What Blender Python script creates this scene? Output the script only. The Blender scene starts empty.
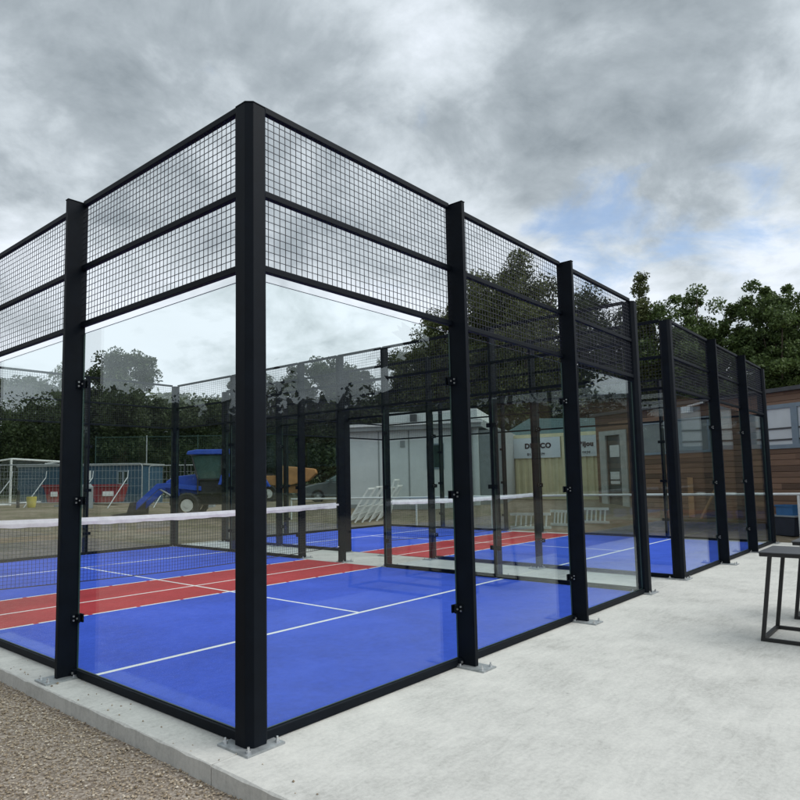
import bpy, math, random
import numpy as np
from mathutils import Vector, Matrix
random.seed(7); rng = np.random.default_rng(11)
S = bpy.context.scene; COL = S.collection
PI = math.pi

# ------------------------------------------------------------------ camera
CAM = np.array([-2.362, -2.908, 1.402])
yaw, pitch, roll, F = 0.7343309557965485, 0.09089299426003575, -0.015123518625587617, 665.44
PX, PY = 354.038, 419.501
fw = np.array([math.cos(yaw)*math.cos(pitch), math.sin(yaw)*math.cos(pitch), math.sin(pitch)])
r0 = np.array([math.sin(yaw), -math.cos(yaw), 0.0]); u0 = np.cross(r0, fw)
ri = math.cos(roll)*r0 + math.sin(roll)*u0; up = -math.sin(roll)*r0 + math.cos(roll)*u0
cd = bpy.data.cameras.new('camera'); cam = bpy.data.objects.new('camera', cd); COL.objects.link(cam)
M = Matrix(((ri[0], up[0], -fw[0], CAM[0]), (ri[1], up[1], -fw[1], CAM[1]), (ri[2], up[2], -fw[2], CAM[2]), (0, 0, 0, 1)))
cam.matrix_world = M
cd.sensor_width = 36; cd.lens = F/800*36; cd.shift_x = (400-PX)/800; cd.shift_y = (PY-400)/800
cd.clip_start = 0.05; cd.clip_end = 3000
S.camera = cam

def along(px, D):
    """ground position at depth D on the bearing of picture column px"""
    hy = 485.5 - 0.01512*px
    d = fw + (px-PX)/F*ri - (hy-PY)/F*up
    p = CAM + d*D
    return float(p[0]), float(p[1])
FACE = math.atan2(-r0[1], -r0[0])          # heading of something that points left across the view

# ------------------------------------------------------------------ helpers
def node(nt, typ, **kw):
    n = nt.nodes.new(typ)
    for k, v in kw.items():
        if k in n.inputs: n.inputs[k].default_value = v
        else: setattr(n, k, v)
    return n
def new_mat(name):
    m = bpy.data.materials.new(name); m.use_nodes = True
    nt = m.node_tree; b = nt.nodes['Principled BSDF']
    return m, nt, b
def mat(name, col, rough=.6, metal=0., var=.15, scale=6., bump=0., bscale=60., spec=.5, coord='Object', col2=None, detail=6):
    m, nt, b = new_mat(name); L = nt.links.new
    tc = nt.nodes.new('ShaderNodeTexCoord')
    nz = node(nt, 'ShaderNodeTexNoise', Scale=scale, Detail=detail, Roughness=.6); L(tc.outputs[coord], nz.inputs['Vector'])
    rp = nt.nodes.new('ShaderNodeValToRGB'); L(nz.outputs['Fac'], rp.inputs['Fac'])
    c = np.array(col); lo = c*(1-var); hi = np.minimum(c*(1+var), .95) if col2 is None else np.array(col2)
    rp.color_ramp.elements[0].position = .3; rp.color_ramp.elements[1].position = .7
    rp.color_ramp.elements[0].color = (*lo, 1); rp.color_ramp.elements[1].color = (*hi, 1)
    L(rp.outputs['Color'], b.inputs['Base Color'])
    b.inputs['Roughness'].default_value = rough; b.inputs['Metallic'].default_value = metal
    b.inputs['Specular IOR Level'].default_value = spec
    if bump:
        n2 = node(nt, 'ShaderNodeTexNoise', Scale=bscale, Detail=4.); L(tc.outputs[coord], n2.inputs['Vector'])
        bp = node(nt, 'ShaderNodeBump', Strength=bump, Distance=.01); L(n2.outputs['Fac'], bp.inputs['Height']); L(bp.outputs['Normal'], b.inputs['Normal'])
    return m

class MB:
    def __init__(s): s.v = []; s.f = []; s.m = []
    def add(s, vs, fs, mi=0):
        o = len(s.v); s.v += [tuple(map(float, p)) for p in vs]; s.f += [tuple(i+o for i in f) for f in fs]; s.m += [mi]*len(fs); return s
    def box(s, x0, x1, y0, y1, z0, z1, mi=0):
        vs = [(x0,y0,z0),(x1,y0,z0),(x1,y1,z0),(x0,y1,z0),(x0,y0,z1),(x1,y0,z1),(x1,y1,z1),(x0,y1,z1)]
        return s.add(vs, [(0,3,2,1),(4,5,6,7),(0,1,5,4),(1,2,6,5),(2,3,7,6),(3,0,4,7)], mi)
    def bar(s, a, b, w, h=None, mi=0, n=4, cap=True, w2=None):
        """a bar or tube from a to b; n=4 square of width w x h, more sides round of diameter w"""
        a, b = Vector(a), Vector(b); d = (b-a).normalized()
        ref = Vector((0,0,1)) if abs(d.z) < .95 else Vector((1,0,0))
        x = d.cross(ref).normalized(); y = x.cross(d).normalized()
        h = w if h is None else h; w2 = w if w2 is None else w2
        vs = []
        for p, ww in ((a, w), (b, w2)):
            k = ww/w
            for i in range(n):
                if n == 4:
                    sx, sy = ((-1,-1),(1,-1),(1,1),(-1,1))[i]; vs.append(p + x*sx*w*k/2 + y*sy*h*k/2)
                else:
                    t = 2*PI*i/n; vs.append(p + x*math.cos(t)*ww/2 + y*math.sin(t)*ww/2)
        fs = [(i, (i+1) % n, n+(i+1) % n, n+i) for i in range(n)]
        if cap: fs += [tuple(range(n-1,-1,-1)), tuple(range(n, 2*n))]
        return s.add(vs, fs, mi)
    def path(s, pts, w, n=6, mi=0):
        for a, b in zip(pts[:-1], pts[1:]): s.bar(a, b, w, mi=mi, n=n)
        return s
    def prism(s, prof, a, b, axis='y', mi=0):
        """closed 2-D profile extruded from a to b along an axis (profile in xz for y, xy for z, yz for x)"""
        n = len(prof)
        f = {'y': lambda p, t: (p[0], t, p[1]), 'z': lambda p, t: (p[0], p[1], t), 'x': lambda p, t: (t, p[0], p[1])}[axis]
        vs = [f(p, a) for p in prof] + [f(p, b) for p in prof]
        return s.add(vs, [(i, (i+1) % n, n+(i+1) % n, n+i) for i in range(n)] + [tuple(range(n-1,-1,-1)), tuple(range(n, 2*n))], mi)
    def build(s, name, mats, parent=None, smooth=False, bevel=0.):
        me = bpy.data.meshes.new(name); me.from_pydata(s.v, [], s.f)
        for m in (mats if isinstance(mats, (list, tuple)) else [mats]): me.materials.append(m)
        me.polygons.foreach_set('material_index', s.m)
        import bmesh
        bm = bmesh.new(); bm.from_mesh(me); bmesh.ops.recalc_face_normals(bm, faces=bm.faces)
        if bevel:
            bmesh.ops.bevel(bm, geom=list(bm.edges), offset=bevel, segments=2, affect='EDGES', profile=.6)
        bm.to_mesh(me); bm.free()
        if smooth: me.polygons.foreach_set('use_smooth', [True]*len(me.polygons))
        me.update()
        o = bpy.data.objects.new(name, me); COL.objects.link(o)
        if parent is not None: o.parent = parent
        return o

def tag(o, label=None, cat=None, group=None, kind=None):
    if label: o['label'] = label
    if cat: o['category'] = cat
    if group: o['group'] = group
    if kind: o['kind'] = kind
    return o
def empty(name, loc, rz=0., label=None, cat=None, group=None):
    o = bpy.data.objects.new(name, None); COL.objects.link(o); o.location = loc; o.rotation_euler = (0, 0, rz); o.empty_display_size = .1
    return tag(o, label, cat, group)
def copy_tree(o, parent=None):
    kids = list(o.children); c = o.copy(); COL.objects.link(c)
    if parent is not None: c.parent = parent
    for ch in kids: copy_tree(ch, c)
    return c
def sstep(a, b, x):
    t = min(max((x-a)/(b-a), 0), 1); return t*t*(3-2*t)

# ------------------------------------------------------------------ terrain heights
AZ = [(-400, .5), (60, .5), (180, .36), (250, .34), (340, .5), (450, .68), (800, .6), (1200, .55)]
SLAB = (-.29, 13.75, -2.75, 10.45)
def hgt(x, y):
    dx = max(SLAB[0]-x, x-SLAB[1], 0); dy = max(y-SLAB[3], SLAB[2]-y, 0); d = math.hypot(dx, dy)
    D = (x-CAM[0])*math.cos(yaw) + (y-CAM[1])*math.sin(yaw); lat = (x-CAM[0])*math.sin(yaw) - (y-CAM[1])*math.cos(yaw)
    h = -.10
    if D > 6:
        px = PX + F*lat/max(D, 1)
        A = np.interp(px, [a for a, _ in AZ], [b for _, b in AZ])
        h += sstep(9, 14, D)*sstep(.9, 7, d)*(A)
        hill = np.interp(px, [-600, -100, 60, 150, 240, 330, 500], [3, 8, 14, 18, 16.5, 11, 5])
        h += hill*sstep(95, 190, D)
    if D < -9: h += 2.6*sstep(-9, -20, D)  # bank added behind the camera, out of view, for the glass reflections
    if d > 1.5: h += .05*math.sin(x*1.1+.4)*math.sin(y*.9)*sstep(1.5, 5, d)
    return h

# ------------------------------------------------------------------ materials
def mat_concrete():
    m, nt, b = new_mat('concrete'); L = nt.links.new
    tc = nt.nodes.new('ShaderNodeTexCoord')
    n1 = node(nt, 'ShaderNodeTexNoise', Scale=1.6, Detail=10., Roughness=.7); L(tc.outputs['Object'], n1.inputs['Vector'])
    mp = node(nt, 'ShaderNodeMapping'); mp.inputs['Scale'].default_value = (2., 9., 1.); mp.inputs['Rotation'].default_value = (0, 0, .5); L(tc.outputs['Object'], mp.inputs['Vector'])
    n2 = node(nt, 'ShaderNodeTexNoise', Scale=1.7, Detail=9., Roughness=.72, Distortion=1.2); L(mp.outputs['Vector'], n2.inputs['Vector'])
    n3 = node(nt, 'ShaderNodeTexNoise', Scale=38., Detail=7., Roughness=.75); L(tc.outputs['Object'], n3.inputs['Vector'])
    a = node(nt, 'ShaderNodeMath', operation='MULTIPLY_ADD'); L(n2.outputs['Fac'], a.inputs[0]); a.inputs[1].default_value = .6; L(n1.outputs['Fac'], a.inputs[2])
    a2 = node(nt, 'ShaderNodeMath', operation='MULTIPLY_ADD'); L(n3.outputs['Fac'], a2.inputs[0]); a2.inputs[1].default_value = .75; L(a.outputs[0], a2.inputs[2])
    mr = nt.nodes.new('ShaderNodeMapRange'); L(a2.outputs[0], mr.inputs[0]); mr.inputs[1].default_value = .85; mr.inputs[2].default_value = 1.5
    rp = nt.nodes.new('ShaderNodeValToRGB'); L(mr.outputs[0], rp.inputs['Fac'])
    e = rp.color_ramp.elements; e[0].position = .05; e[0].color = (.36, .355, .33, 1); e[1].position = .95; e[1].color = (.63, .62, .58, 1)
    n = e.new(.42); n.color = (.50, .495, .465, 1); n = e.new(.6); n.color = (.55, .543, .51, 1)
    # sparse dark marks: pits, droppings, scuffs
    vo = node(nt, 'ShaderNodeTexVoronoi', Scale=2.3); L(tc.outputs['Object'], vo.inputs['Vector'])
    dv = node(nt, 'ShaderNodeMath', operation='MULTIPLY_ADD'); L(n3.outputs['Fac'], dv.inputs[0]); dv.inputs[1].default_value = .035; L(vo.outputs['Distance'], dv.inputs[2])
    md = nt.nodes.new('ShaderNodeMapRange'); L(dv.outputs[0], md.inputs[0]); md.inputs[1].default_value = .028; md.inputs[2].default_value = .05; md.inputs[3].default_value = .55; md.inputs[4].default_value = 0.
    mx = nt.nodes.new('ShaderNodeMix'); mx.data_type = 'RGBA'; L(md.outputs[0], mx.inputs['Factor']); L(rp.outputs['Color'], mx.inputs['A']); mx.inputs['B'].default_value = (.20, .20, .185, 1)
    L(mx.outputs['Result'], b.inputs['Base Color']); b.inputs['Roughness'].default_value = .85; b.inputs['Specular IOR Level'].default_value = .25
    bp = node(nt, 'ShaderNodeBump', Strength=.5, Distance=.004); L(a2.outputs[0], bp.inputs['Height']); L(bp.outputs['Normal'], b.inputs['Normal'])
    return m
def mat_ground():
    m, nt, b = new_mat('ground_earth'); L = nt.links.new
    tc = nt.nodes.new('ShaderNodeTexCoord'); sp = nt.nodes.new('ShaderNodeSeparateXYZ'); L(tc.outputs['Object'], sp.inputs[0])
    # gravel near the slab
    vo = node(nt, 'ShaderNodeTexVoronoi', Scale=75.); L(tc.outputs['Object'], vo.inputs['Vector'])
    hsv = nt.nodes.new('ShaderNodeValToRGB'); sv = nt.nodes.new('ShaderNodeSeparateColor'); L(vo.outputs['Color'], sv.inputs[0]); L(sv.outputs[0], hsv.inputs['Fac'])
    e = hsv.color_ramp.elements; e[0].color = (.17, .135, .105, 1); e[1].color = (.40, .35, .30, 1); k = e.new(.55); k.color = (.28, .235, .19, 1)
    # field: bare earth and rough grass
    mp = node(nt, 'ShaderNodeMapping'); L(tc.outputs['Object'], mp.inputs['Vector'])
    n1 = node(nt, 'ShaderNodeTexNoise', Scale=.45, Detail=10., Roughness=.66); L(mp.outputs[0], n1.inputs['Vector'])
    n2 = node(nt, 'ShaderNodeTexNoise', Scale=4.5, Detail=8., Roughness=.7); L(mp.outputs[0], n2.inputs['Vector'])
    ad = node(nt, 'ShaderNodeMath', operation='MULTIPLY_ADD'); L(n2.outputs['Fac'], ad.inputs[0]); ad.inputs[1].default_value = .6; L(n1.outputs['Fac'], ad.inputs[2])
    fr = nt.nodes.new('ShaderNodeValToRGB'); L(ad.outputs[0], fr.inputs['Fac'])
    e = fr.color_ramp.elements; e[0].position = .55; e[0].color = (.095, .075, .05, 1); e[1].position = 1.05; e[1].color = (.25, .21, .16, 1)
    k = e.new(.78); k.color = (.165, .135, .095, 1); k = e.new(.7); k.color = (.115, .105, .06, 1)
    # mix: gravel on the low side (small x, y), field beyond
    s1 = node(nt, 'ShaderNodeMath', operation='ADD'); L(sp.outputs[0], s1.inputs[0]); L(sp.outputs[1], s1.inputs[1])
    mr = nt.nodes.new('ShaderNodeMapRange'); L(s1.outputs[0], mr.inputs[0]); mr.inputs[1].default_value = 7.; mr.inputs[2].default_value = 11.
    mx = nt.nodes.new('ShaderNodeMix'); mx.data_type = 'RGBA'; L(mr.outputs[0], mx.inputs['Factor']); L(hsv.outputs['Color'], mx.inputs['A']); L(fr.outputs['Color'], mx.inputs['B'])
    # far land is grass green
    d2 = node(nt, 'ShaderNodeVectorMath', operation='LENGTH'); L(tc.outputs['Object'], d2.inputs[0])
    mr2 = nt.nodes.new('ShaderNodeMapRange'); L(d2.outputs['Value'], mr2.inputs[0]); mr2.inputs[1].default_value = 34.; mr2.inputs[2].default_value = 70.
    mx2 = nt.nodes.new('ShaderNodeMix'); mx2.data_type = 'RGBA'; L(mr2.outputs[0], mx2.inputs['Factor']); L(mx.outputs['Result'], mx2.inputs['A']); mx2.inputs['B'].default_value = (.10, .12, .06, 1)
    L(mx2.outputs['Result'], b.inputs['Base Color']); b.inputs['Roughness'].default_value = .95; b.inputs['Specular IOR Level'].default_value = .15
    bp = node(nt, 'ShaderNodeBump', Strength=.7, Distance=.02); L(n2.outputs['Fac'], bp.inputs['Height']); L(bp.outputs['Normal'], b.inputs['Normal'])
    return m
def mat_turf(name, c):
    m, nt, b = new_mat(name); L = nt.links.new
    tc = nt.nodes.new('ShaderNodeTexCoord')
    n1 = node(nt, 'ShaderNodeTexNoise', Scale=.9, Detail=7., Roughness=.65, Distortion=.4); L(tc.outputs['Object'], n1.inputs['Vector'])
    n2 = node(nt, 'ShaderNodeTexNoise', Scale=260., Detail=3., Roughness=.7); L(tc.outputs['Object'], n2.inputs['Vector'])
    n3 = node(nt, 'ShaderNodeTexNoise', Scale=14., Detail=6., Roughness=.7); L(tc.outputs['Object'], n3.inputs['Vector'])
    a = node(nt, 'ShaderNodeMath', operation='MULTIPLY_ADD'); L(n2.outputs['Fac'], a.inputs[0]); a.inputs[1].default_value = .9; L(n1.outputs['Fac'], a.inputs[2])
    a2 = node(nt, 'ShaderNodeMath', operation='MULTIPLY_ADD'); L(n3.outputs['Fac'], a2.inputs[0]); a2.inputs[1].default_value = .5; L(a.outputs[0], a2.inputs[2])
    rp = nt.nodes.new('ShaderNodeValToRGB'); L(a2.outputs[0], rp.inputs['Fac'])
    c = np.array(c); e = rp.color_ramp.elements; e[0].position = .85; e[0].color = (*(c*.72), 1); e[1].position = 1.0; e[1].color = (*(c*1.08), 1)
    mr = nt.nodes.new('ShaderNodeMapRange'); L(a2.outputs[0], mr.inputs[0]); mr.inputs[1].default_value = .8; mr.inputs[2].default_value = 1.7; mr.inputs[3].default_value = 0.; mr.inputs[4].default_value = 1.
    rp2 = nt.nodes.new('ShaderNodeValToRGB'); L(mr.outputs[0], rp2.inputs['Fac']); q = rp2.color_ramp.elements
    q[0].position = .15; q[0].color = (*(c*.70), 1); q[1].position = .9; q[1].color = (*(c*1.12+np.array([.03, .03, .025])), 1); k = q.new(.5); k.color = (*c, 1)
    nt.nodes.remove(rp); L(rp2.outputs['Color'], b.inputs['Base Color'])
    b.inputs['Roughness'].default_value = .8; b.inputs['Specular IOR Level'].default_value = .2
    bp = node(nt, 'ShaderNodeBump', Strength=.5, Distance=.006); L(n2.outputs['Fac'], bp.inputs['Height']); L(bp.outputs['Normal'], b.inputs['Normal'])
    return m
def mat_glass():
    m = bpy.data.materials.new('toughened_glass'); m.use_nodes = True; nt = m.node_tree; nt.nodes.clear(); L = nt.links.new
    out = nt.nodes.new('ShaderNodeOutputMaterial'); mx = nt.nodes.new('ShaderNodeMixShader')
    tr = node(nt, 'ShaderNodeBsdfTransparent'); tr.inputs[0].default_value = (.962, .985, .978, 1)
    gl = node(nt, 'ShaderNodeBsdfGlossy'); gl.inputs['Roughness'].default_value = 0.; gl.inputs[0].default_value = (.93, 1, .98, 1)
    lw = node(nt, 'ShaderNodeLayerWeight', Blend=.5)
    pw = node(nt, 'ShaderNodeMath', operation='POWER'); L(lw.outputs['Facing'], pw.inputs[0]); pw.inputs[1].default_value = 5.
    ma = node(nt, 'ShaderNodeMath', operation='MULTIPLY_ADD'); L(pw.outputs[0], ma.inputs[0]); ma.inputs[1].default_value = .95; ma.inputs[2].default_value = .036
    L(ma.outputs[0], mx.inputs[0]); L(tr.outputs[0], mx.inputs[1]); L(gl.outputs[0], mx.inputs[2]); L(mx.outputs[0], out.inputs[0])
    return m
def mat_clad(name, c1, c2, pitch_=.145, axis=2):
    m, nt, b = new_mat(name); L = nt.links.new
    tc = nt.nodes.new('ShaderNodeTexCoord'); sp = nt.nodes.new('ShaderNodeSeparateXYZ'); L(tc.outputs['Object'], sp.inputs[0])
    dv = node(nt, 'ShaderNodeMath', operation='DIVIDE'); L(sp.outputs[axis], dv.inputs[0]); dv.inputs[1].default_value = pitch_
    fl = node(nt, 'ShaderNodeMath', operation='FLOOR'); L(dv.outputs[0], fl.inputs[0])
    fr = node(nt, 'ShaderNodeMath', operation='FRACT'); L(dv.outputs[0], fr.inputs[0])
    dx = node(nt, 'ShaderNodeMath', operation='DIVIDE'); L(sp.outputs[0], dx.inputs[0]); dx.inputs[1].default_value = 2.7
    of = node(nt, 'ShaderNodeMath', operation='MULTIPLY_ADD'); L(fl.outputs[0], of.inputs[0]); of.inputs[1].default_value = .37; L(dx.outputs[0], of.inputs[2])
    fx = node(nt, 'ShaderNodeMath', operation='FLOOR'); L(of.outputs[0], fx.inputs[0])
    cb = nt.nodes.new('ShaderNodeCombineXYZ'); L(fl.outputs[0], cb.inputs[0]); L(fx.outputs[0], cb.inputs[1])
    wn = nt.nodes.new('ShaderNodeTexWhiteNoise'); L(cb.outputs[0], wn.inputs['Vector'])
    mp = node(nt, 'ShaderNodeMapping'); mp.inputs['Scale'].default_value = (1.2, 4, 14) ; L(tc.outputs['Object'], mp.inputs['Vector'])
    nz = node(nt, 'ShaderNodeTexNoise', Scale=2.2, Detail=6.); L(mp.outputs[0], nz.inputs['Vector'])
    av = node(nt, 'ShaderNodeMath', operation='MULTIPLY_ADD'); L(nz.outputs['Fac'], av.inputs[0]); av.inputs[1].default_value = .5; L(wn.outputs['Value'], av.inputs[2])
    rp = nt.nodes.new('ShaderNodeValToRGB'); L(av.outputs[0], rp.inputs['Fac'])
    e = rp.color_ramp.elements; e[0].position = .2; e[0].color = (*c1, 1); e[1].position = 1.3; e[1].color = (*c2, 1)
    L(rp.outputs['Color'], b.inputs['Base Color']); b.inputs['Roughness'].default_value = .7
    gr = nt.nodes.new('ShaderNodeValToRGB'); L(fr.outputs[0], gr.inputs['Fac']); gr.color_ramp.elements[0].color = (0, 0, 0, 1); gr.color_ramp.elements[1].position = .1
    bp = node(nt, 'ShaderNodeBump', Strength=1., Distance=.02); L(gr.outputs['Color'], bp.inputs['Height']); L(bp.outputs['Normal'], b.inputs['Normal'])
    return m
def mat_leaf(name, c_lo, c_hi):
    m = bpy.data.materials.new(name); m.use_nodes = True; nt = m.node_tree; b = nt.nodes['Principled BSDF']; L = nt.links.new
    g = nt.nodes.new('ShaderNodeNewGeometry'); tc = nt.nodes.new('ShaderNodeTexCoord')
    n1 = node(nt, 'ShaderNodeTexNoise', Scale=.5, Detail=3.); L(tc.outputs['Object'], n1.inputs['Vector'])
    ad = node(nt, 'ShaderNodeMath', operation='MULTIPLY_ADD'); L(g.outputs['Random Per Island'], ad.inputs[0]); ad.inputs[1].default_value = .55; L(n1.outputs['Fac'], ad.inputs[2])
    rp = nt.nodes.new('ShaderNodeValToRGB'); L(ad.outputs[0], rp.inputs['Fac'])
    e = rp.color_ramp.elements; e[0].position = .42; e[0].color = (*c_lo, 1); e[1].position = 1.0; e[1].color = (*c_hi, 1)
    L(rp.outputs['Color'], b.inputs['Base Color']); b.inputs['Roughness'].default_value = .55; b.inputs['Specular IOR Level'].default_value = .3
    tl = nt.nodes.new('ShaderNodeBsdfTranslucent'); L(rp.outputs['Color'], tl.inputs[0])
    mx = nt.nodes.new('ShaderNodeMixShader'); mx.inputs[0].default_value = .25; L(b.outputs[0], mx.inputs[1]); L(tl.outputs[0], mx.inputs[2])
    L(mx.outputs[0], nt.nodes['Material Output'].inputs[0])
    return m

m_conc = mat_concrete(); m_ground = mat_ground(); m_glass = mat_glass()
m_blue = mat_turf('blue_turf', (.044, .105, .62)); m_red = mat_turf('red_turf', (.47, .045, .055)); m_line = mat('white_line_paint', (.78, .79, .78), .7, 0, .05)
m_post = mat('dark_powder_coat', (.0032, .0055, .0095), .55, 0, .25, 8., .05, 300., .12)
m_wire = mat('dark_wire', (.016, .018, .026), .5, 0, .1)
m_galv = mat('galvanised_steel', (.36, .38, .39), .5, .55, .25, 22.)
m_bolt = mat('zinc_bolt', (.62, .63, .64), .3, .8, .1)
m_rubber = mat('black_rubber', (.015, .015, .016), .8, 0, .2, 30.)
m_edge = mat('glass_edge', (.03, .06, .05), .3, 0, .1)
m_white = mat('white_paint', (.72, .73, .72), .5, 0, .08, 5.)
m_fabric = mat('white_net_tape', (.74, .72, .74), .8, 0, .1, 9., .4, 25.)
m_netc = mat('black_net_cord', (.02, .022, .022), .8, 0, .1)
m_bark = mat('bark', (.075, .06, .045), .9, 0, .35, 4., .8, 12.)

# ------------------------------------------------------------------ ground sheet, slab
def axis_pts(lo, hi, c0, c1, fine):
    mid = list(np.arange(c0, c1+1e-6, fine)); out = []; st = fine; x = c1
    while x < hi: st *= 1.22; x += st; out.append(min(x, hi))
    lo_ = []; st = fine; x = c0
    while x > lo: st *= 1.22; x -= st; lo_.append(max(x, lo))
    return np.array(lo_[::-1] + mid + out)
gx = axis_pts(-900, 1100, -6, 36, .7); gy = axis_pts(-900, 1100, -8, 40, .7)
nx, ny = len(gx), len(gy)
vs = [(x, y, hgt(x, y)) for y in gy for x in gx]
fs = [(j*nx+i, j*nx+i+1, (j+1)*nx+i+1, (j+1)*nx+i) for j in range(ny-1) for i in range(nx-1)]
mb = MB(); mb.add(vs, fs); tag(mb.build('ground', m_ground, smooth=True), kind='structure')

mb = MB()   # cast slab, with a slightly worn arris and a joint near the corner
x0, x1, y0, y1 = SLAB
def slab_piece(ya, yb):
    ys = np.arange(ya, yb, .07).tolist(); ys = ys + [yb] if yb-ys[-1] > .02 else ys[:-1] + [yb]
    vs = []
    for y in ys:
        j1 = random.uniform(-.0025, .0025); ch = random.uniform(.004, .011) if random.random() > .035 else random.uniform(.010, .015)
        j1 += .004*math.sin(y*2.1)
        vs += [(x0+j1, y, -.4), (x0+j1, y, -ch), (x0+j1+ch, y, 0), (x1-.01, y, 0), (x1, y, -.01), (x1, y, -.4)]
    n = len(ys)
    mb.add(vs, [(k*6+i, k*6+(i+1) % 6, (k+1)*6+(i+1) % 6, (k+1)*6+i) for k in range(n-1) for i in range(6)] + [tuple(range(5, -1, -1)), tuple((n-1)*6+i for i in range(6))])
slab_piece(y0, -.045); slab_piece(-.041, y1)
tag(mb.build('pavement', m_conc), kind='structure')

# loose gravel stones beside the slab
def stones():
    N = 36000; k = 0; P = []
    while len(P) < N:
        x = x0 - .004 - abs(random.gauss(0, 1.0)) if random.random() < .5 else random.uniform(-3.2, x0-.004)
        y = random.uniform(-2.6, 4.5)
        if x < -3.2 or (x+2.36)**2+(y+2.9)**2 < .5: continue
        P.append((x, y))
    P = np.array(P); r = rng.uniform(.004, .0088, N)*np.where(rng.random(N) < .06, 1.5, 1)
    base = np.array([(1,0,0),(-1,0,0),(0,1,0),(0,-1,0),(0,0,1),(0,0,-1)], float)
    tri = np.array([(0,2,4),(2,1,4),(1,3,4),(3,0,4),(2,0,5),(1,2,5),(3,1,5),(0,3,5)])
    v = base[None]*rng.uniform(.6, 1.35, (N, 6, 1))*r[:, None, None]; v[:, :, 2] *= .7
    a = rng.uniform(0, 2*PI, N); c, s = np.cos(a), np.sin(a)
    v = np.stack([v[..., 0]*c[:, None]-v[..., 1]*s[:, None], v[..., 0]*s[:, None]+v[..., 1]*c[:, None], v[..., 2]], -1)
    v[:, :, 0] += P[:, 0, None]; v[:, :, 1] += P[:, 1, None]; zz = -.10 + r*.35 + rng.uniform(0, .008, N)
    k = rng.choice(N, 46, replace=False); dxs = np.abs(rng.normal(0, .12, 46)) + .02; v[k, :, 0] += (x0+dxs-P[k, 0])[:, None]; v[k, :, 1] += (rng.uniform(-1.2, 3.6, 46)-P[k, 1])[:, None]; zz[k] = r[k]*.45
    v[:, :, 2] += zz[:, None]
    f = tri[None] + (np.arange(N)*6)[:, None, None]
    me = bpy.data.meshes.new('gravel'); me.from_pydata(v.reshape(-1, 3).tolist(), [], f.reshape(-1, 3).tolist())
    m, nt, b = new_mat('gravel_stone'); L = nt.links.new
    g = nt.nodes.new('ShaderNodeNewGeometry'); rp = nt.nodes.new('ShaderNodeValToRGB'); L(g.outputs['Random Per Island'], rp.inputs['Fac'])
    e = rp.color_ramp.elements; e[0].color = (.18, .14, .095, 1); e[1].color = (.60, .545, .46, 1)
    for p, cc in ((.3, (.29, .23, .165)), (.6, (.37, .305, .225)), (.85, (.43, .365, .28))): q = e.new(p); q.color = (*cc, 1)
    L(rp.outputs['Color'], b.inputs['Base Color']); b.inputs['Roughness'].default_value = .85; b.inputs['Specular IOR Level'].default_value = .2
    me.materials.append(m)
    o = bpy.data.objects.new('gravel', me); COL.objects.link(o)
    tag(o, 'loose brown gravel beside the raised concrete edge', 'gravel', kind='stuff')
stones()

# ------------------------------------------------------------------ court floors (one sheet each, cut where the painted colours change)
BX, BY, LX, LY, NETY = 2.01, 2.02, 6.03, 10.10, 5.06
def court_floor(ox):
    R = []   # rectangles in painting order: x0 x1 y0 y1 material
    R.append((.03, LX-.03, 4.10, 5.86, 1))
    for yb in (4.12, 5.84):
        x = .03
        while x < LX-.03:
            R.append((x, min(x+.52, LX-.03), yb-.02, yb+.02, 2)); x += .57
    R.append((.03, LX-.03, 4.885, 4.925, 2))
    R.append((2.985, 3.025, 1.9, 8.14, 2))
    for ys in (1.9, 8.14): R.append((.03, LX-.03, ys-.024, ys+.024, 2))
    xs = sorted({.03, LX-.03, *[r[0] for r in R], *[r[1] for r in R]}); ys = sorted({.03, LY-.03, *[r[2] for r in R], *[r[3] for r in R]})
    mb = MB(); vs = [(ox+x, y, .005) for y in ys for x in xs]; n = len(xs)
    mb.v = vs
    for j in range(len(ys)-1):
        for i in range(n-1):
            cx, cy = (xs[i]+xs[i+1])/2, (ys[j]+ys[j+1])/2; mi = 0
            for a, b, c, d, k in R:
                if a < cx < b and c < cy < d: mi = k
            mb.f.append((j*n+i, j*n+i+1, (j+1)*n+i+1, (j+1)*n+i)); mb.m.append(mi)
    return tag(mb.build('court_floor', [m_blue, m_red, m_line]), kind='structure')
court_floor(0.); court_floor(7.42)

# ------------------------------------------------------------------ cages
ZT, ZM, ZL, HP, ZG = 3.580, 3.068, 2.622, 3.582, 2.555
PD, PW = .155, .04
def rotz(mbx, ang, ox, oy):
    c, s = math.cos(ang), math.sin(ang); mbx.v = [(ox+x*c-y*s, oy+x*s+y*c, z) for x, y, z in mbx.v]; return mbx
def plate_mb(cx0, cx1, cy0, cy1):
    p = MB(); p.box(cx0, cx1, cy0, cy1, 0., .012)
    for x in (cx0+.03, cx1-.03):
        for y in (cy0+.03, cy1-.03):
            p.bar((x, y, .012), (x, y, .026), .026, n=6, mi=1); p.bar((x, y, .026), (x, y, .042), .013, n=6, mi=1)
    return p
def clamp_mb(side, z):
    """clip that grips the glass edge beside a post; local frame: x along the wall, -y outward"""
    c = MB(); x = side*(PW/2)
    a, b = sorted((x, x+side*.052))
    c.box(a, b, -.028, -.0155, z-.03, z+.03)
    c.box(a, b, .0015, .012, z-.03, z+.03)
    c.box(*sorted((x, x+side*.006)), -.062, -.028, z-.03, z+.03)
    c.bar((x+side*.034, -.028, z), (x+side*.034, -.035, z), .014, n=8, mi=1)
    for dz in (.015, -.015): c.bar((x+side*.006, -.045, z+dz), (x+side*.013, -.045, z+dz), .014, n=8, mi=1)
    return c
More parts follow.
